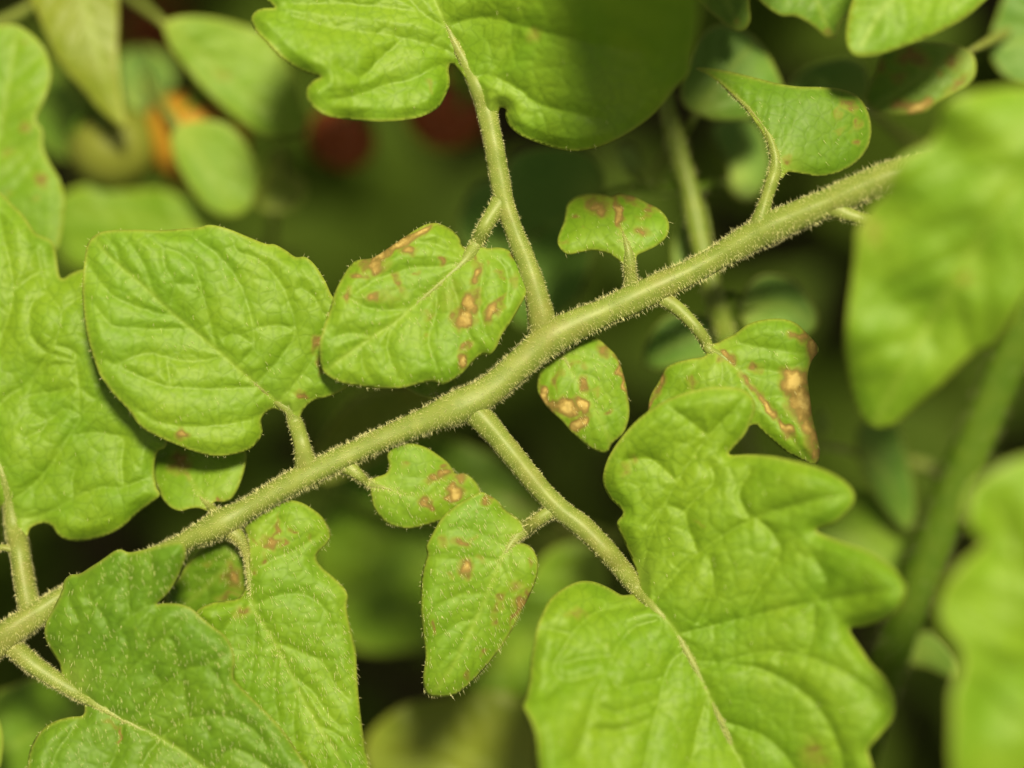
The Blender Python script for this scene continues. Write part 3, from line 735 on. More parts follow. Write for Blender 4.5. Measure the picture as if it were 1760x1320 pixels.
# --- leaflet at the bottom left, nearest the lens
lf = Leaf(S2([(335, 830), (320, 760), (290, 710), (255, 650), (240, 590), (250, 530), (290, 450), (330, 370), (345, 310), (380, 277), (430, 270), (480, 240), (550, 195), (620, 147), (655, 140), (700, 155), (780, 140), (860, 118), (920, 105), (980, 100), (1000, 130), (1005, 170), (985, 240), (950, 310), (905, 380), (850, 434), (880, 430), (960, 432), (1030, 455), (1080, 500), (1150, 555), (1210, 600), (1250, 660), (1268, 740), (1262, 830), (1300, 880), (1380, 960), (1460, 1040), (1540, 1130), (1600, 1220), (1660, 1310), (1710, 1420), (1740, 1540), (1650, 1590), (1300, 1600), (900, 1600), (500, 1560), (250, 1490), (155, 1400), (150, 1290), (170, 1200), (220, 1120), (290, 1070), (370, 1045), (445, 1035), (455, 990), (440, 950), (380, 880)]),
      S2([(360, 860), (480, 950), (640, 1050), (820, 1130), (1000, 1240), (1150, 1340), (1400, 1460), (1700, 1560)]),
      [S2(s) for s in ([(430, 905), (500, 760), (600, 620), (700, 510), (800, 440)], [(360, 850), (390, 700), (440, 540), (540, 400), (640, 300), (690, 190)], [(440, 540), (380, 430), (360, 330)], [(600, 620), (560, 500), (480, 400)], [(700, 510), (690, 380), (680, 260)], [(780, 440), (820, 300), (810, 170)], [(570, 1000), (660, 840), (760, 740), (900, 600), (1010, 480)], [(720, 1090), (840, 930), (980, 800), (1120, 760), (1240, 700)], [(660, 840), (690, 700), (670, 600)], [(800, 700), (790, 590), (820, 500)], [(980, 800), (1000, 940), (1018, 1060)], [(840, 930), (870, 870), (820, 800)], [(1120, 760), (1200, 870), (1210, 980)], [(900, 600), (940, 660), (960, 780)], [(880, 1150), (1000, 1060), (1200, 1040), (1350, 1100), (1440, 1200)], [(1100, 1050), (1130, 1140)], [(1150, 1340), (1250, 1220), (1400, 1280), (1560, 1400)], [(480, 960), (400, 1100), (300, 1250), (260, 1400)], [(660, 1070), (640, 1200), (560, 1400)], [(870, 1160), (780, 1280), (720, 1450)])],
      z0=1.6, z1=5, bow=0, fl=0.019, fr=0.024, roll=1.0, rw=14, quilt=(1.05, 0.22), wave=0.5, seed=121, ter=36, bumps=[(130, 1000, 40, -1.5)])
leaflet(lf, [LEAF_DEEP, UNDER], stalk=[(0, 1098, -.5, 46), (25, 1116, 0, 38), (60, 1145, .6, 35), (100, 1172, 1.3, 31)], follow=[(135, 1192, 25), (165, 1210, 18), (210, 1236, 12), (300, 1285, 8)], stalk_name='petiole', shairs=8, shlen=.6, sseed=16,
        spots=spots_in(S2, 3.143, [(650, 1145, 12, 42, -10, .7), (600, 1085, 50, 10, 25, .38), (730, 570, 24, 9, 30, .32)]), hairs=1500, rim_hair=80, hlen=1.0)

# --- long leaflet at bottom, beside it
lf = Leaf(S4([(385, 60), (372, 20)]) + S3([(720, 730), (790, 665), (880, 620), (970, 608), (1060, 625), (1140, 670), (1200, 720), (1245, 790), (1257, 850), (1230, 900), (1180, 950), (1163, 1000)]) + S4([(800, 240), (860, 290), (910, 340), (937, 390), (930, 440), (936, 500), (955, 580), (980, 690), (985, 800), (995, 930), (1010, 1060), (1030, 1200), (1055, 1320), (1080, 1450), (1080, 1560), (1000, 1600), (900, 1540), (780, 1420), (600, 1240), (420, 1040), (300, 900), (200, 720), (140, 560), (115, 478), (200, 428), (290, 414), (345, 400), (380, 350), (398, 260), (400, 160)]),
      S4([(388, 80), (403, 210), (410, 370), (440, 480), (510, 590), (600, 750), (680, 920), (770, 1080), (880, 1250), (960, 1400), (1030, 1560)]),
      [S4(s) for s in ([(550, 640), (700, 700), (800, 750), (870, 870), (940, 950)], [(430, 440), (600, 380), (740, 400), (820, 480), (870, 600)], [(405, 280), (520, 200), (660, 140), (780, 60)], [(640, 830), (740, 900), (820, 1020), (900, 1100)], [(780, 1090), (880, 1140), (960, 1240)], [(440, 490), (425, 700), (402, 910)], [(560, 680), (535, 860), (560, 1060)], [(660, 890), (642, 1050), (652, 1190)], [(770, 1085), (810, 1250), (830, 1400)], [(410, 390), (330, 480), (260, 600)], [(400, 180), (460, 90), (560, -20)])],
      z0=-1, z1=-1, bow=0.6, fl=-0.006, fr=0.006, roll=1.0, rw=13, quilt=(0.80, 0.18), wave=0.5, seed=131, bumps=[(360, 1050, 34, 1.5)])
leaflet(lf, stalk=[(372, 900, -1, 44), (392, 910, -1, 36), (410, 924, -1.2, 26), (421, 945, -1.2, 18)], follow=[(427, 968, 13), (431, 1010, 10), (440, 1052, 8), (490, 1138, 6)],
        spots=spots_in(S4, 3.143, [(525, 95, 40, 34, 0, .64), (548, 40, 18, 46, 8, .64), (500, 120, 24, 20, 0, .6), (440, 95, 14, 30, -25, .6), (590, 112, 12, 24, 0, .6), (645, 45, 24, 20, 0, .52), (735, 85, 18, 18, 0, .35), (480, 198, 14, 30, 10, .6), (435, 252, 20, 24, 0, .58), (365, 475, 46, 20, 10, .52), (545, -15, 12, 40, 0, .5)]), hairs=1150, sseed=17, shairs=6, shlen=.7, rim_hair=60, hlen=1.0)

# --- shaded leaflet seen in the gap between those two
lf = Leaf(S4([(-40, 360), (20, 300), (60, 230), (120, 160), (190, 108), (270, 92), (350, 110), (420, 180), (440, 300), (420, 420), (330, 520), (200, 560), (60, 520), (-30, 440)]), S4([(370, 60), (330, 160), (250, 260), (150, 360), (20, 460)]), z0=-4, z1=-9, bow=1.0, fl=0.0, fr=0.0, roll=0.6, quilt=(0.5, 0.14), wave=0.3, seed=141, nsec=4)
leaflet(lf, [LEAF_DEEP, UNDER], stalk=[(395, 905, -2, 18), (400, 915, -3, 14), (412, 930, -4, 12)], follow=[(400, 960, 8)], shairs=1.5,
        spots=spots_in(S4, 3.143, [(330, 290, 46, 60, 20, .64), (270, 300, 40, 14, -30, .5), (290, 384, 60, 16, 0, .55), (320, 230, 36, 20, 30, .5), (175, 205, 30, 18, -30, .35)]), hairs=120, sseed=18, label='shaded leaflet with dark brown marks seen through the gap')

# --- large leaflet at the left edge
lf = Leaf(T5([(0, 30), (60, 90), (120, 150), (175, 230), (212, 252), (264, 278), (280, 330), (290, 400), (300, 452), (318, 465), (360, 440), (430, 420), (560, 430), (700, 560), (800, 800), (850, 1100), (840, 1300)]) + S1([(1020, 480), (1000, 600), (1012, 700), (1035, 760), (980, 810), (900, 870), (800, 960), (700, 1015), (600, 1045), (500, 1058), (420, 1045), (370, 1010), (340, 965), (300, 942), (250, 945), (200, 970), (182, 1010), (150, 1080), (70, 1060)]) + [(5, 870), (-20, 900), (-120, 850), (-230, 700), (-260, 500), (-200, 300), (-100, 250)],
      [(30, 925), (18, 868), (5, 820), (-8, 770), (-30, 690), (-60, 580), (-100, 440), (-110, 330)],
      [S1(s) for s in ([(60, 800), (180, 720), (280, 620), (400, 460), (530, 240), (620, 140), (690, 60)], [(90, 920), (300, 880), (500, 770), (650, 710), (800, 705), (960, 650)], [(490, 370), (620, 350), (800, 380)], [(620, 140), (520, 60), (490, -60)], [(200, 110), (340, 90), (480, 60)], [(310, 270), (290, 320), (180, 380)], [(530, 240), (420, 200), (310, 270), (200, 220)], [(800, 705), (790, 560), (810, 400)], [(480, 780), (470, 660), (500, 560)])] +
      [T5(s) for s in ([(0, 1100), (60, 1050), (150, 980), (270, 800), (310, 640), (240, 540), (210, 430), (190, 330)], [(-60, 950), (0, 790), (60, 600), (65, 480), (30, 300), (0, 160)], [(160, 760), (230, 830), (380, 880)], [(310, 640), (400, 560), (480, 520)], [(150, 1000), (250, 910), (380, 900)], [(210, 430), (120, 480), (60, 540)], [(240, 540), (160, 600), (150, 740)], [(400, 1130), (400, 1000), (380, 880), (370, 830), (260, 800)])],
      z0=-4, z1=-8, bow=1.0, fl=0.02, fr=0.004, roll=1.0, rw=18, quilt=(0.92, 0.24), wave=0.8, seed=151, ter=44)
leaflet(lf, stalk=[(58, 1066, -1.5, 56), (50, 1040, -1.2, 44), (42, 1000, -1.8, 38), (34, 950, -2.6, 37), (26, 910, -3.4, 36)], follow=[(18, 868, 26), (6, 820, 18), (-10, 765, 11)], stalk_name='petiole', shairs=8, shlen=.5, sseed=19, hairs=60)

# --- tiny leaflets close to the stem
lf = Leaf([(756, 686), (735, 684), (712, 676), (695, 662), (690, 640), (705, 625), (740, 628), (770, 640), (785, 662), (775, 680)], [(757, 688), (745, 670), (725, 645)], z0=-3, z1=-4, quilt=(.2, .05), wave=.1, seed=161, nsec=3, step=4)
leaflet(lf, [LEAF_DEEP, UNDER], stalk=[(768, 706, -1.5, 20), (762, 697, -2.4, 16), (757, 688, -3, 13)], follow=[(748, 674, 7)], sseed=20, shairs=5, shlen=1.0)
lf = Leaf([(1498, 378), (1520, 360), (1560, 362), (1590, 390), (1600, 430), (1575, 455), (1530, 450), (1505, 420)], [(1495, 380), (1540, 405), (1590, 440)], z0=5, z1=3, quilt=(.2, .05), wave=.2, seed=171, nsec=3, step=5)
leaflet(lf, [LEAF, UNDER], stalk=[(1430, 355, 3.5, 40), (1455, 368, 4.5, 26), (1480, 376, 5, 22), (1500, 382, 5, 20)], follow=[(1530, 400, 10)], sseed=21, shairs=3)
lf = Leaf([(-12, 945), (-30, 925), (-60, 920), (-80, 945), (-60, 975), (-30, 968)], [(-8, 946), (-40, 946), (-75, 948)], z0=-2, z1=-3, quilt=(.2, .05), wave=.1, seed=181, nsec=3, step=5)
leaflet(lf, [LEAF, UNDER], stalk=[(36, 950, -2.5, 18), (18, 944, -2.2, 12), (2, 941, -2, 11), (-12, 945, -2, 10)], sseed=22, shairs=3)

# ------------------------------------------------------------------ other leaves: nearer and farther
def lone_leaf(name, label, outline, mid, z0, z1, mat=None, stalk=None, spots=(), group=None, step=7, cat='leaf', **kw):
    """a leaf of a neighbouring shoot: blade (> vein sheet none) with its stalk"""
    lf = Leaf(outline, mid, z0=z0, z1=z1, step=step, **kw)
    root = empty(name, label, cat, group)
    bx, by = mid[0]
    root.location = Vector(world_pt(bx, by, z0))
    b = lf.build('blade', root, [mat or LEAF, UNDER], spots, 0.3)
    if stalk is None:
        dx, dy = mid[0][0] - mid[1][0], mid[0][1] - mid[1][1]
        n = math.hypot(dx, dy); dx, dy = dx / n, dy / n
        stalk = [(bx + dx * 150, by + dy * 150, z0 - 40, 20), (bx + dx * 70, by + dy * 70, z0 - 16, 18), (bx + dx * 20, by + dy * 20, z0 - 3, 16)]
    st, _ = tube('petiole', list(stalk) + [(bx, by, lf.z(bx, by) - .8, 13), (mid[1][0], mid[1][1], lf.z(*mid[1]) - .6, 7)], root, STEM, 0, sides=12, step=8, seed=5)
    return root

# near leaves, out of focus
lone_leaf('tomato_leaf', 'large blurred leaf nearest the lens at the right edge, tip pointing down', [(1474, 395), (1470, 430), (1463, 484), (1457, 531), (1452, 590), (1457, 634), (1466, 680), (1480, 715), (1501, 735), (1522, 736), (1542, 726), (1576, 698), (1610, 668), (1644, 634), (1665, 613), (1685, 600), (1705, 594), (1722, 579), (1740, 550), (1770, 500), (1830, 430), (1890, 320), (1880, 210), (1810, 155), (1740, 148), (1688, 155), (1640, 165), (1614, 190), (1611, 220), (1598, 245), (1572, 258), (1548, 274), (1534, 297), (1520, 330), (1496, 360)],
      [(1850, 180), (1760, 300), (1680, 420), (1600, 550), (1545, 650), (1505, 725)], 40, 21, quilt=(0.8, .25), fl=0.008, fr=-0.006, wave=1.2, seed=201, secw=26, ter=60, bow=3, spots=[(1660, 480, 12, 12, 0, .4), (1500, 400, 20, 26, 0, .36)])
lone_leaf('tomato_leaf', 'blurred pale leaf nearest the lens in the bottom right corner', [(1661, 880), (1668, 908), (1690, 930), (1684, 943), (1644, 979), (1620, 1013), (1612, 1054), (1620, 1083), (1644, 1109), (1652, 1136), (1647, 1163), (1637, 1194), (1636, 1245), (1634, 1320), (1645, 1420), (1750, 1500), (1900, 1450), (1960, 1200), (1950, 950), (1870, 800), (1780, 782), (1710, 806), (1670, 840)],
      [(1960, 1350), (1880, 1200), (1800, 1050), (1740, 930), (1690, 850)], 34, 42, quilt=(1.2, .3), fl=0.012, fr=0.015, wave=1.5, seed=211, secw=24, ter=60, bow=2)
lone_leaf('tomato_leaf', 'blurred leaf tip hanging into the top right corner, close to the lens', T4([(862, 200), (868, 110), (885, 30), (930, -100), (1000, -300), (1150, -500), (1400, -600), (1650, -500), (1780, -300), (1700, -120), (1560, 10), (1480, 80), (1380, 140), (1260, 195), (1140, 240), (1020, 278), (930, 284), (885, 260)]),
      T4([(1500, -560), (1350, -350), (1200, -150), (1050, 50), (940, 230)]), 6, 12, quilt=(1.0, .25), fl=0.0, fr=0.0, wave=1.0, seed=221, secw=26, ter=60, step=9)

# leaves behind, upper right
lone_leaf('tomato_leaf', 'small rounded green leaf tip at the top edge beside the shaded lobe', T4([(60, -60), (130, 20), (200, 80), (260, 130), (310, 156), (350, 150), (380, 110), (378, 40), (360, -80), (250, -200), (120, -180)]), T4([(180, -200), (230, -60), (320, 130)]), -6, -8, LEAF_DEEP, seed=231, quilt=(.4, .1), spots=spots_in(T4, K1, [(315, 125, 20, 20, 0, .5)]))
lone_leaf('tomato_leaf', 'wavy edged green leaf hanging from the middle of the top right edge', T4([(380, -60), (430, 5), (485, 52), (540, 80), (610, 82), (680, 120), (740, 170), (780, 196), (820, 182), (832, 120), (890, 60), (940, -60), (850, -220), (600, -260), (430, -180)]), T4([(640, -260), (680, -100), (730, 40), (780, 170)]), -6, -9, LEAF_DEEP, seed=241, quilt=(.6, .14), spots=spots_in(T4, K1, [(765, 160, 24, 14, 40, .55)]))
lone_leaf('tomato_leaf', 'dark leaf with a tan dead edge behind the big blurred leaf', T4([(958, 490), (975, 430), (1010, 370), (1030, 290), (1080, 230), (1250, 210), (1400, 220), (1500, 270), (1518, 360), (1480, 430), (1400, 480), (1310, 530), (1260, 562), (1150, 577), (1050, 572), (990, 546)]), T4([(1480, 260), (1300, 350), (1150, 450), (1010, 540)]), -11, -13, LEAF_DEEP, seed=251, quilt=(.6, .16), step=6,
          spots=spots_in(T4, K1, [(1195, 290, 70, 50, 10, .62), (1150, 540, 50, 30, 0, .75), (1230, 530, 60, 26, -12, .95), (1430, 420, 70, 22, -38, .68), (1030, 330, 30, 46, 20, .56), (1130, 390, 50, 24, 0, .48), (1410, 300, 30, 40, 0, .55), (1330, 370, 24, 18, 0, .5)]))
lone_leaf('tomato_leaf', 'dull blue green leaf with pale sheen behind the folded leaflet', T4([(30, 420), (60, 300), (120, 190), (200, 130), (300, 130), (400, 185), (470, 270), (520, 370), (545, 450), (500, 540), (400, 592), (250, 612), (120, 582), (40, 520)]), T4([(120, 560), (220, 420), (330, 290), (420, 200)]), -17, -19, LEAF_BLUE, seed=261, quilt=(.8, .2), fl=.02, fr=-.02)
lone_leaf('tomato_leaf', 'dark dull leaf between the folded leaflet and the spotted leaf', T4([(570, 440), (640, 350), (750, 305), (860, 285), (950, 320), (985, 430), (950, 520), (850, 580), (700, 560), (600, 510)]), T4([(950, 540), (830, 450), (700, 400), (600, 420)]), -24, -27, LEAF_BLUE, seed=271, quilt=(.6, .15))
lone_leaf('tomato_leaf', 'soft blurred leaf at the right edge just above the big leaf', [(1700, 80), (1712, 30), (1740, -20), (1830, -40), (1880, 60), (1830, 140), (1760, 150), (1716, 120)], [(1870, 60), (1800, 60), (1720, 80)], -26, -28, LEAF_BLUE, seed=281, quilt=(.6, .15))

# a second shoot behind the branch: one stem carrying several shaded leaflets
shoot = empty('tomato_shoot', 'shaded thin tomato shoot passing behind the stem with dark leaflets', 'shoot')
shoot.location = Vector(world_pt(1275, 720, -40))
tube('stem', [(1138, 120, -18, 26), (1148, 190, -19, 28), (1166, 260, -20, 32), (1186, 330, -20, 32), (1205, 420, -19, 34), (1226, 500, -18, 35), (1242, 560, -19, 36), (1262, 640, -22, 36), (1285, 760, -32, 36), (1320, 900, -60, 36)], shoot, STEM_HALF_SHADE, 2.0, 0.9, seed=31)
def shoot_leaf(outline, mid, z0, z1, stalk, mat=LEAF_BLUE, seed=300, **kw):
    z0 += 8; z1 += 8; stalk = [(a, b, c + 8, d) for a, b, c, d in stalk]
    lf = Leaf(outline, mid, z0=z0, z1=z1, step=6, seed=seed, quilt=(.6, .15), **kw)
    return leaflet(lf, [mat, UNDER], stalk=stalk, follow=[(*mid[1], 7)], parent=shoot, shairs=1.2, stalk_mat=STEM_SHADE, sseed=seed)
shoot_leaf(T7([(1215, 600), (1235, 520), (1300, 458), (1380, 443), (1470, 468), (1540, 540), (1590, 630), (1598, 690), (1560, 740), (1450, 770), (1300, 760), (1230, 690)]), T7([(1220, 640), (1330, 600), (1450, 600), (1570, 690)]), -30, -33, [(1236, 517, -26, 22), (1256, 509, -27, 15), (1270, 513, -28, 13), (1276, 535, -30, 12)], seed=301)
shoot_leaf(T7([(718, 890), (730, 800), (770, 720), (850, 650), (950, 640), (1050, 655), (1150, 670), (1185, 730), (1140, 800), (1050, 870), (900, 900), (800, 925), (740, 915)]), T7([(1170, 720), (1030, 740), (900, 790), (750, 880)]), -29, -33, [(1246, 568, -28, 18), (1256, 566, -29, 14)], seed=302)
shoot_leaf(T3([(815, 760), (850, 725), (895, 730), (935, 780), (955, 830), (940, 880), (905, 905), (865, 875), (830, 820)]), T3([(920, 900), (890, 830), (850, 750)]), -40, -44, [(1180, 322, -29, 16), (1150, 325, -34, 14), (1110, 322, -38, 12), (1096, 312, -40, 10)], seed=303)
shoot_leaf([(785, 400), (795, 350), (820, 315), (860, 300), (880, 268), (930, 252), (1000, 257), (1036, 290), (1040, 332), (1022, 370), (1020, 430), (1000, 500), (960, 545), (900, 565), (860, 520), (840, 470), (805, 440)], [(1030, 340), (960, 380), (880, 420), (800, 410)], -38, -44, [(1182, 322, -29, 16), (1120, 326, -33, 14), (1060, 328, -36, 12)], seed=304, fl=-.008, fr=.008)
shoot_leaf(T3([(1300, 640), (1370, 590), (1470, 580), (1540, 620), (1590, 740), (1600, 850), (1560, 960), (1480, 1010), (1400, 960), (1390, 850), (1330, 740)]), T3([(1410, 950), (1450, 820), (1470, 620)]), -42, -46, [(1186, 330, -29, 16), (1220, 318, -34, 14), (1250, 318, -40, 12)], seed=305)
shoot_leaf(T7([(900, 200), (950, 120), (1010, 60), (1040, 130), (1060, 280), (1040, 400), (960, 460), (880, 420), (870, 300)]), T7([(1000, 420), (980, 300), (990, 120)]), -34, -36, [(1206, 440, -28, 16), (1203, 460, -31, 13)], seed=306)

# thick main stem at the lower right
main_stem = empty('main_stem', 'thick shaded green hairy tomato stem slanting down at the lower right', 'stem')
main_stem.location = Vector(world_pt(1440, 1420, -44))
tube('stem', [(1800, 430, -34, 64), (1745, 590, -32, 66), (1692, 720, -30, 68), (1634, 860, -28, 66), (1578, 1010, -27, 64), (1524, 1150, -28, 62), (1484, 1270, -32, 62), (1430, 1430, -52, 74), (1380, 1600, -80, 74)], main_stem, STEM_SHADE, 0.9, 1.3, seed=41, sides=28)
lf = Leaf([(1472, 745), (1490, 725), (1540, 728), (1556, 770), (1570, 830), (1573, 890), (1558, 912), (1522, 875), (1490, 825), (1475, 785)], [(1474, 780), (1500, 790), (1535, 840), (1562, 905)], z0=-33, z1=-36, step=6, seed=311, quilt=(.5, .14))
leaflet(lf, [LEAF_BLUE, UNDER], stalk=[(1640, 840, -40, 26), (1590, 800, -44, 18), (1500, 790, -39, 14), (1474, 780, -34, 12), (1440, 770, -31, 11), (1408, 768, -30, 10)], parent=main_stem, shairs=1.0, stalk_mat=STEM, sseed=311)
lf = Leaf([(1400, 720), (1410, 699), (1422, 716), (1426, 738), (1414, 756), (1404, 742)], [(1412, 758), (1412, 735), (1411, 705)], z0=-30, z1=-31, step=5, seed=312, quilt=(.2, .05), wave=.1)
leaflet(lf, [LEAF_BLUE, UNDER], stalk=[(1408, 769, -30, 9), (1411, 764, -30, 8), (1412, 757, -30, 8)], parent=main_stem, shairs=0.5, sseed=312)
lf = Leaf(S8([(1165, 770), (1190, 690), (1240, 640), (1300, 640), (1370, 700), (1440, 800), (1445, 870), (1380, 860), (1280, 815), (1200, 800)]), S8([(1175, 760), (1280, 720), (1430, 850)]), z0=-34, z1=-30, step=6, seed=313, quilt=(.4, .12))
leaflet(lf, [LEAF_BLUE, UNDER], stalk=[(1535, 1120, -36, 22), (1552, 1130, -36, 14), (1562, 1130, -35, 12)], parent=main_stem, shairs=1.0, sseed=313)

# leaves behind, upper left
lone_leaf('tomato_leaf', 'blurred lobed leaf with rusty flecks at the upper left edge', T1([(-60, 150), (60, 122), (130, 150), (200, 210), (245, 290), (258, 370), (240, 460), (200, 550), (178, 600), (215, 660), (215, 740), (250, 820), (300, 900), (325, 990), (322, 1080), (305, 1200), (270, 1270), (150, 1260), (0, 1200), (-200, 1000), (-250, 600), (-150, 250)]), T1([(-200, 1150), (-60, 850), (20, 550), (80, 180)]), -16, -18, LEAF, seed=321, quilt=(.9, .2), fl=.01, fr=.006,
          spots=spots_in(T1, K1, [(125, 645, 30, 24, 0, .5), (210, 900, 26, 46, -20, .52), (50, 760, 24, 20, 0, .42), (130, 205, 28, 16, 20, .36), (190, 1000, 22, 20, 0, .36), (60, 960, 26, 20, 0, .3)]))
lone_leaf('tomato_leaf', 'pale olive pointed leaf hanging down from the top left edge', T1([(150, -20), (190, 70), (225, 160), (270, 265), (330, 355), (420, 455), (490, 540), (560, 605), (620, 642), (638, 620), (618, 530), (602, 400), (594, 250), (596, 100), (590, -40), (540, -160), (380, -220), (220, -140)]), T1([(380, -220), (420, 0), (500, 280), (570, 480), (628, 630)]), -27, -29, LEAF_OLIVE, seed=331, quilt=(.5, .12), stalk=[(-60, 60, -36, 22), (20, 30, -34, 20), (80, -10, -31, 16), (125, -60, -28, 14)])
lone_leaf('tomato_leaf', 'blurred oval leaf behind, between the orange fruit and the top lobed leaf', T1([(825, 140), (860, 95), (960, 80), (1080, 90), (1200, 120), (1330, 170), (1440, 300), (1510, 460), (1550, 610), (1520, 680), (1400, 696), (1300, 672), (1200, 605), (1100, 520), (1010, 430), (930, 335), (860, 240)]), T1([(840, 130), (1000, 260), (1200, 440), (1400, 590), (1520, 650)]), -31, -35, LEAF, seed=341, quilt=(.8, .18), fl=-.016, fr=.012, spots=spots_in(T1, K1, [(1130, 375, 60, 24, 15, .42)]))
lone_leaf('tomato_leaf', 'bright rounded leaf covering the lower half of the orange fruit', T1([(860, 720), (880, 650), (940, 618), (1050, 606), (1150, 630), (1230, 710), (1285, 830), (1295, 950), (1255, 1050), (1180, 1090), (1100, 1082), (1020, 1030), (950, 930), (890, 825)]), T1([(900, 640), (1000, 780), (1100, 930), (1190, 1070)]), -33, -35, LEAF, seed=351, quilt=(.5, .12))
lone_leaf('tomato_leaf', 'small pale curled leaf right of the orange fruit', T1([(1280, 980), (1330, 900), (1350, 790), (1410, 750), (1450, 800), (1440, 870), (1510, 890), (1540, 960), (1500, 1040), (1400, 1070), (1310, 1050)]), T1([(1380, 1060), (1400, 950), (1410, 790)]), -42, -45, LEAF_OLIVE, seed=361, quilt=(.5, .1), stalk=[(455, 450, -70, 16), (466, 410, -54, 16), (470, 375, -45, 14)])
lone_leaf('tomato_leaf', 'broad mid green leaf below the two fruits', T1([(250, 1060), (330, 970), (450, 930), (600, 960), (780, 950), (900, 985), (1040, 1075), (1120, 1170), (1100, 1280), (900, 1350), (600, 1360), (350, 1340), (250, 1200)]), T1([(1080, 1200), (800, 1120), (500, 1080), (280, 1100)]), -42, -46, LEAF, seed=371, quilt=(.9, .2))
lone_leaf('tomato_leaf', 'dim green leaf behind the pale olive pointed leaf', T1([(60, 400), (150, 320), (300, 360), (420, 500), (520, 620), (500, 760), (380, 800), (250, 780), (140, 640)]), T1([(480, 760), (330, 600), (120, 420)]), -58, -62, LEAF_DEEP, seed=372, quilt=(.9, .2))
lone_leaf('tomato_leaf', 'dim green leaf between the olive leaf and the oval leaf', T1([(600, 300), (680, 240), (800, 260), (880, 360), (850, 470), (760, 560), (660, 560), (600, 440)]), T1([(640, 560), (720, 430), (780, 280)]), -56, -60, LEAF_BLUE, seed=373, quilt=(.9, .2))

# leaves behind, lower part
lone_leaf('tomato_leaf', 'yellow green blurred leaf behind the stem below the blotched leaflet', [(585, 705), (620, 676), (690, 662), (755, 672), (775, 700), (745, 735), (690, 765), (630, 800), (560, 830), (530, 800), (555, 750)], [(540, 820), (620, 760), (700, 710), (765, 690)], -32, -35, LEAF_OLIVE, seed=381, quilt=(.6, .15))
lone_leaf('tomato_leaf', 'broad shaded olive leaf behind the bottom leaflets', [(540, 900), (580, 850), (680, 860), (780, 900), (830, 960), (830, 1040), (790, 1090), (720, 1115), (640, 1122), (590, 1100), (550, 1020)], [(830, 960), (740, 980), (650, 1010), (560, 1040)], -54, -60, LEAF, seed=391, quilt=(.8, .2))
lone_leaf('tomato_leaf', 'shaded leaf behind the small rounded leaflet', [(560, 800), (620, 740), (740, 745), (860, 790), (930, 850), (920, 900), (820, 900), (700, 890), (600, 860)], [(920, 880), (800, 830), (680, 800), (580, 800)], -44, -48, LEAF_DEEP, seed=401, quilt=(.8, .2))
lone_leaf('tomato_leaf', 'blurred olive leaf at the bottom edge beside the large lobed leaflet', [(630, 1270), (690, 1215), (780, 1195), (870, 1190), (915, 1230), (920, 1310), (900, 1380), (800, 1410), (680, 1380), (635, 1330)], [(900, 1360), (820, 1300), (720, 1260), (650, 1270)], -40, -43, LEAF_OLIVE, seed=411, quilt=(.8, .2))
lone_leaf('tomato_leaf', 'blurred olive leaf between the tapering and the large lobed leaflet', [(770, 1190), (830, 1140), (880, 1050), (930, 960), (990, 930), (1040, 960), (1030, 1060), (960, 1160), (880, 1215), (810, 1220)], [(1030, 960), (950, 1050), (870, 1140), (790, 1200)], -40, -44, LEAF, seed=421, quilt=(.8, .2))
lone_leaf('tomato_leaf', 'dark green leaf in the bottom left corner behind the petiole', [(-20, 1210), (30, 1175), (90, 1160), (150, 1190), (180, 1240), (140, 1300), (60, 1350), (-20, 1340)], [(170, 1200), (100, 1240), (0, 1290)], -24, -27, LEAF_DEEP, seed=431, quilt=(.6, .15))
lone_leaf('tomato_leaf', 'sliver of a bright leaf on the left edge near the bottom', [(-40, 1210), (-10, 1225), (3, 1255), (4, 1290), (-8, 1330), (-60, 1340), (-90, 1280), (-80, 1220)], [(-80, 1310), (-40, 1270), (0, 1250)], -8, -8, LEAF, seed=441, quilt=(.3, .1))
lone_leaf('tomato_leaf', 'dim olive leaf in the gap between the lower right lobes and the thick stem', [(1380, 900), (1420, 850), (1490, 840), (1560, 880), (1580, 960), (1540, 1010), (1450, 990), (1390, 950)], [(1570, 900), (1490, 920), (1400, 930)], -40, -43, LEAF, seed=451, quilt=(.6, .15))

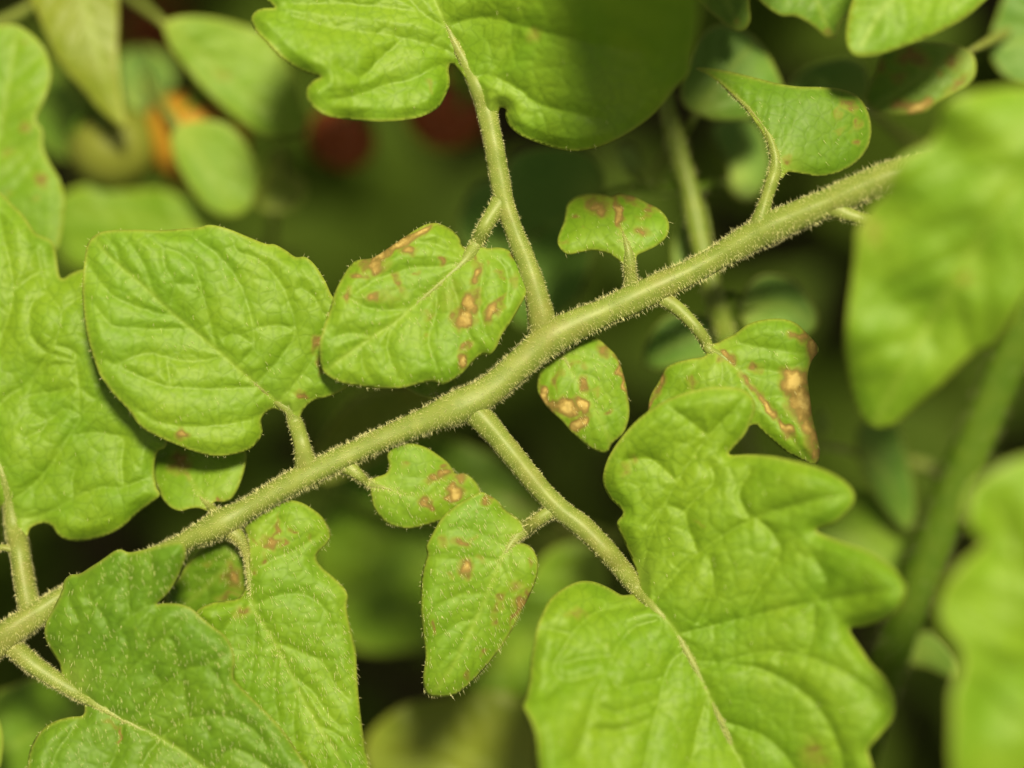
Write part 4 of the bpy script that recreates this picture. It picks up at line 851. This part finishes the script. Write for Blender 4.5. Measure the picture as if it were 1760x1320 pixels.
# ------------------------------------------------------------------ fruits
def tomato(label, x, y, zmm, r_px, mat, seed):
    c = world_pt(x, y, zmm)
    R = r_px * PXM * (DIST - zmm * .001) / DIST
    root = empty('tomato', label, 'tomato', 'tomatoes hanging behind the leaves')
    root.location = Vector(c)
    V, F = [], []
    nu, nv = 32, 20
    rr = np.random.default_rng(seed); ph = rr.uniform(0, 6.28)
    tilt = Vector((rr.uniform(-.5, .5), rr.uniform(.4, .9), rr.uniform(.2, .6))).normalized().to_track_quat('Z', 'Y')
    for j in range(nv + 1):
        th = math.pi * j / nv
        for i in range(nu):
            a = 2 * math.pi * i / nu
            dim = 1 - 0.10 * math.exp(-(th / .35) ** 2) - .04 * math.exp(-((math.pi - th) / .3) ** 2)
            q = R * dim * (1 + 0.018 * math.sin(th) * math.cos(5 * a + ph))
            p = tilt @ Vector((q * math.sin(th) * math.cos(a), q * math.sin(th) * math.sin(a), q * .92 * math.cos(th)))
            V.append(p)
    for j in range(nv):
        for i in range(nu):
            i2 = (i + 1) % nu
            F.append((j * nu + i, (j + 1) * nu + i, (j + 1) * nu + i2, j * nu + i2))
    b = new_mesh('fruit', V, F, [mat]); b.parent = root
    # calyx: five curled sepals and a stub of stalk
    for k in range(5):
        a = 2 * math.pi * k / 5 + ph
        sv, sf = [], []
        for t in range(7):
            u = t / 6
            w = R * .13 * math.sin(math.pi * min(1, u * .9 + .1)) * (1 - u * .3) + R * .004
            rad_ = R * (.05 + .75 * u); zz = R * (.86 + .10 * math.sin(u * 3.0) - .30 * u * u)
            for s in (-1, 0, 1):
                sv.append(tilt @ Vector((math.cos(a) * rad_ - math.sin(a) * w * s, math.sin(a) * rad_ + math.cos(a) * w * s, zz + (R * .02 if s else 0))))
        for t in range(6):
            for s in range(2):
                q = t * 3 + s
                sf.append((q, q + 1, q + 4, q + 3))
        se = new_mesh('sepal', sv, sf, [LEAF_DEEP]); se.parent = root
        m = se.modifiers.new('thickness', 'SOLIDIFY'); m.thickness = .0004
    sv, sf = [], []
    for t in range(9):
        u = t / 8
        o = tilt @ Vector((R * .25 * u * u, 0, R * (.85 + .9 * u)))
        for i in range(10):
            a = 2 * math.pi * i / 10
            sv.append(o + tilt @ Vector((math.cos(a) * R * .08, math.sin(a) * R * .08, 0)))
    for t in range(8):
        for i in range(10):
            i2 = (i + 1) % 10
            sf.append((t * 10 + i, t * 10 + i2, (t + 1) * 10 + i2, (t + 1) * 10 + i))
    s = new_mesh('stalk', sv, sf, [STEM_SHADE]); s.parent = root
    return root
tomato('round olive green unripe tomato behind the pale pointed leaf', 196, 252, -46, 78, FRUIT_GREEN, 3)
tomato('orange ripening tomato half hidden by a bright rounded leaf', 338, 240, -50, 92, FRUIT_ORANGE, 5)
tomato('dark red tomato deep in shade at the top left', 252, 40, -235, 64, FRUIT_RED, 6)
tomato('dark red tomato in shade below the oval leaf', 588, 236, -64, 60, FRUIT_RED, 7)
tomato('dark red tomato in shade beside the long petiole', 764, 192, -64, 70, FRUIT_RED, 8)

# ------------------------------------------------------------------ deep foliage that reads as one mass
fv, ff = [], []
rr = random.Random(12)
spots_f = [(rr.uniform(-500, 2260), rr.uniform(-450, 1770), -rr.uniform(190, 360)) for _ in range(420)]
while len(spots_f) < 860:            # plants go on beyond the picture; unseen leaves added to shade the depths
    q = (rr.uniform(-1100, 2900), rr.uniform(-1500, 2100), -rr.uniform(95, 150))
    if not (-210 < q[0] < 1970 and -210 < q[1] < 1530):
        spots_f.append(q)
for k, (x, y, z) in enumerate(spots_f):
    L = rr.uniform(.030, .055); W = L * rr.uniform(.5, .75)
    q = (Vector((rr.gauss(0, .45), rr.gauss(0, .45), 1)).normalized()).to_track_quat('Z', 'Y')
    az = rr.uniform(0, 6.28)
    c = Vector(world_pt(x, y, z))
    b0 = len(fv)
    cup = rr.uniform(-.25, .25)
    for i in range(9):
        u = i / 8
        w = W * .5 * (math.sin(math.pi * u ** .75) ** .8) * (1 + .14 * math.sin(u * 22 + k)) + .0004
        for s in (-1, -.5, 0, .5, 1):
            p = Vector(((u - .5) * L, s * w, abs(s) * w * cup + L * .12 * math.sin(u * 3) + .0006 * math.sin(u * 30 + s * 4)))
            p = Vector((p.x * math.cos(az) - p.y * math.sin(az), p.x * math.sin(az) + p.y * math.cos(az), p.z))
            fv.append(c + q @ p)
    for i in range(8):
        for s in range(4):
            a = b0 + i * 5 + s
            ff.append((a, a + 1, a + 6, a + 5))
mass = new_mesh('foliage', fv, ff, [LEAF_SHADE])
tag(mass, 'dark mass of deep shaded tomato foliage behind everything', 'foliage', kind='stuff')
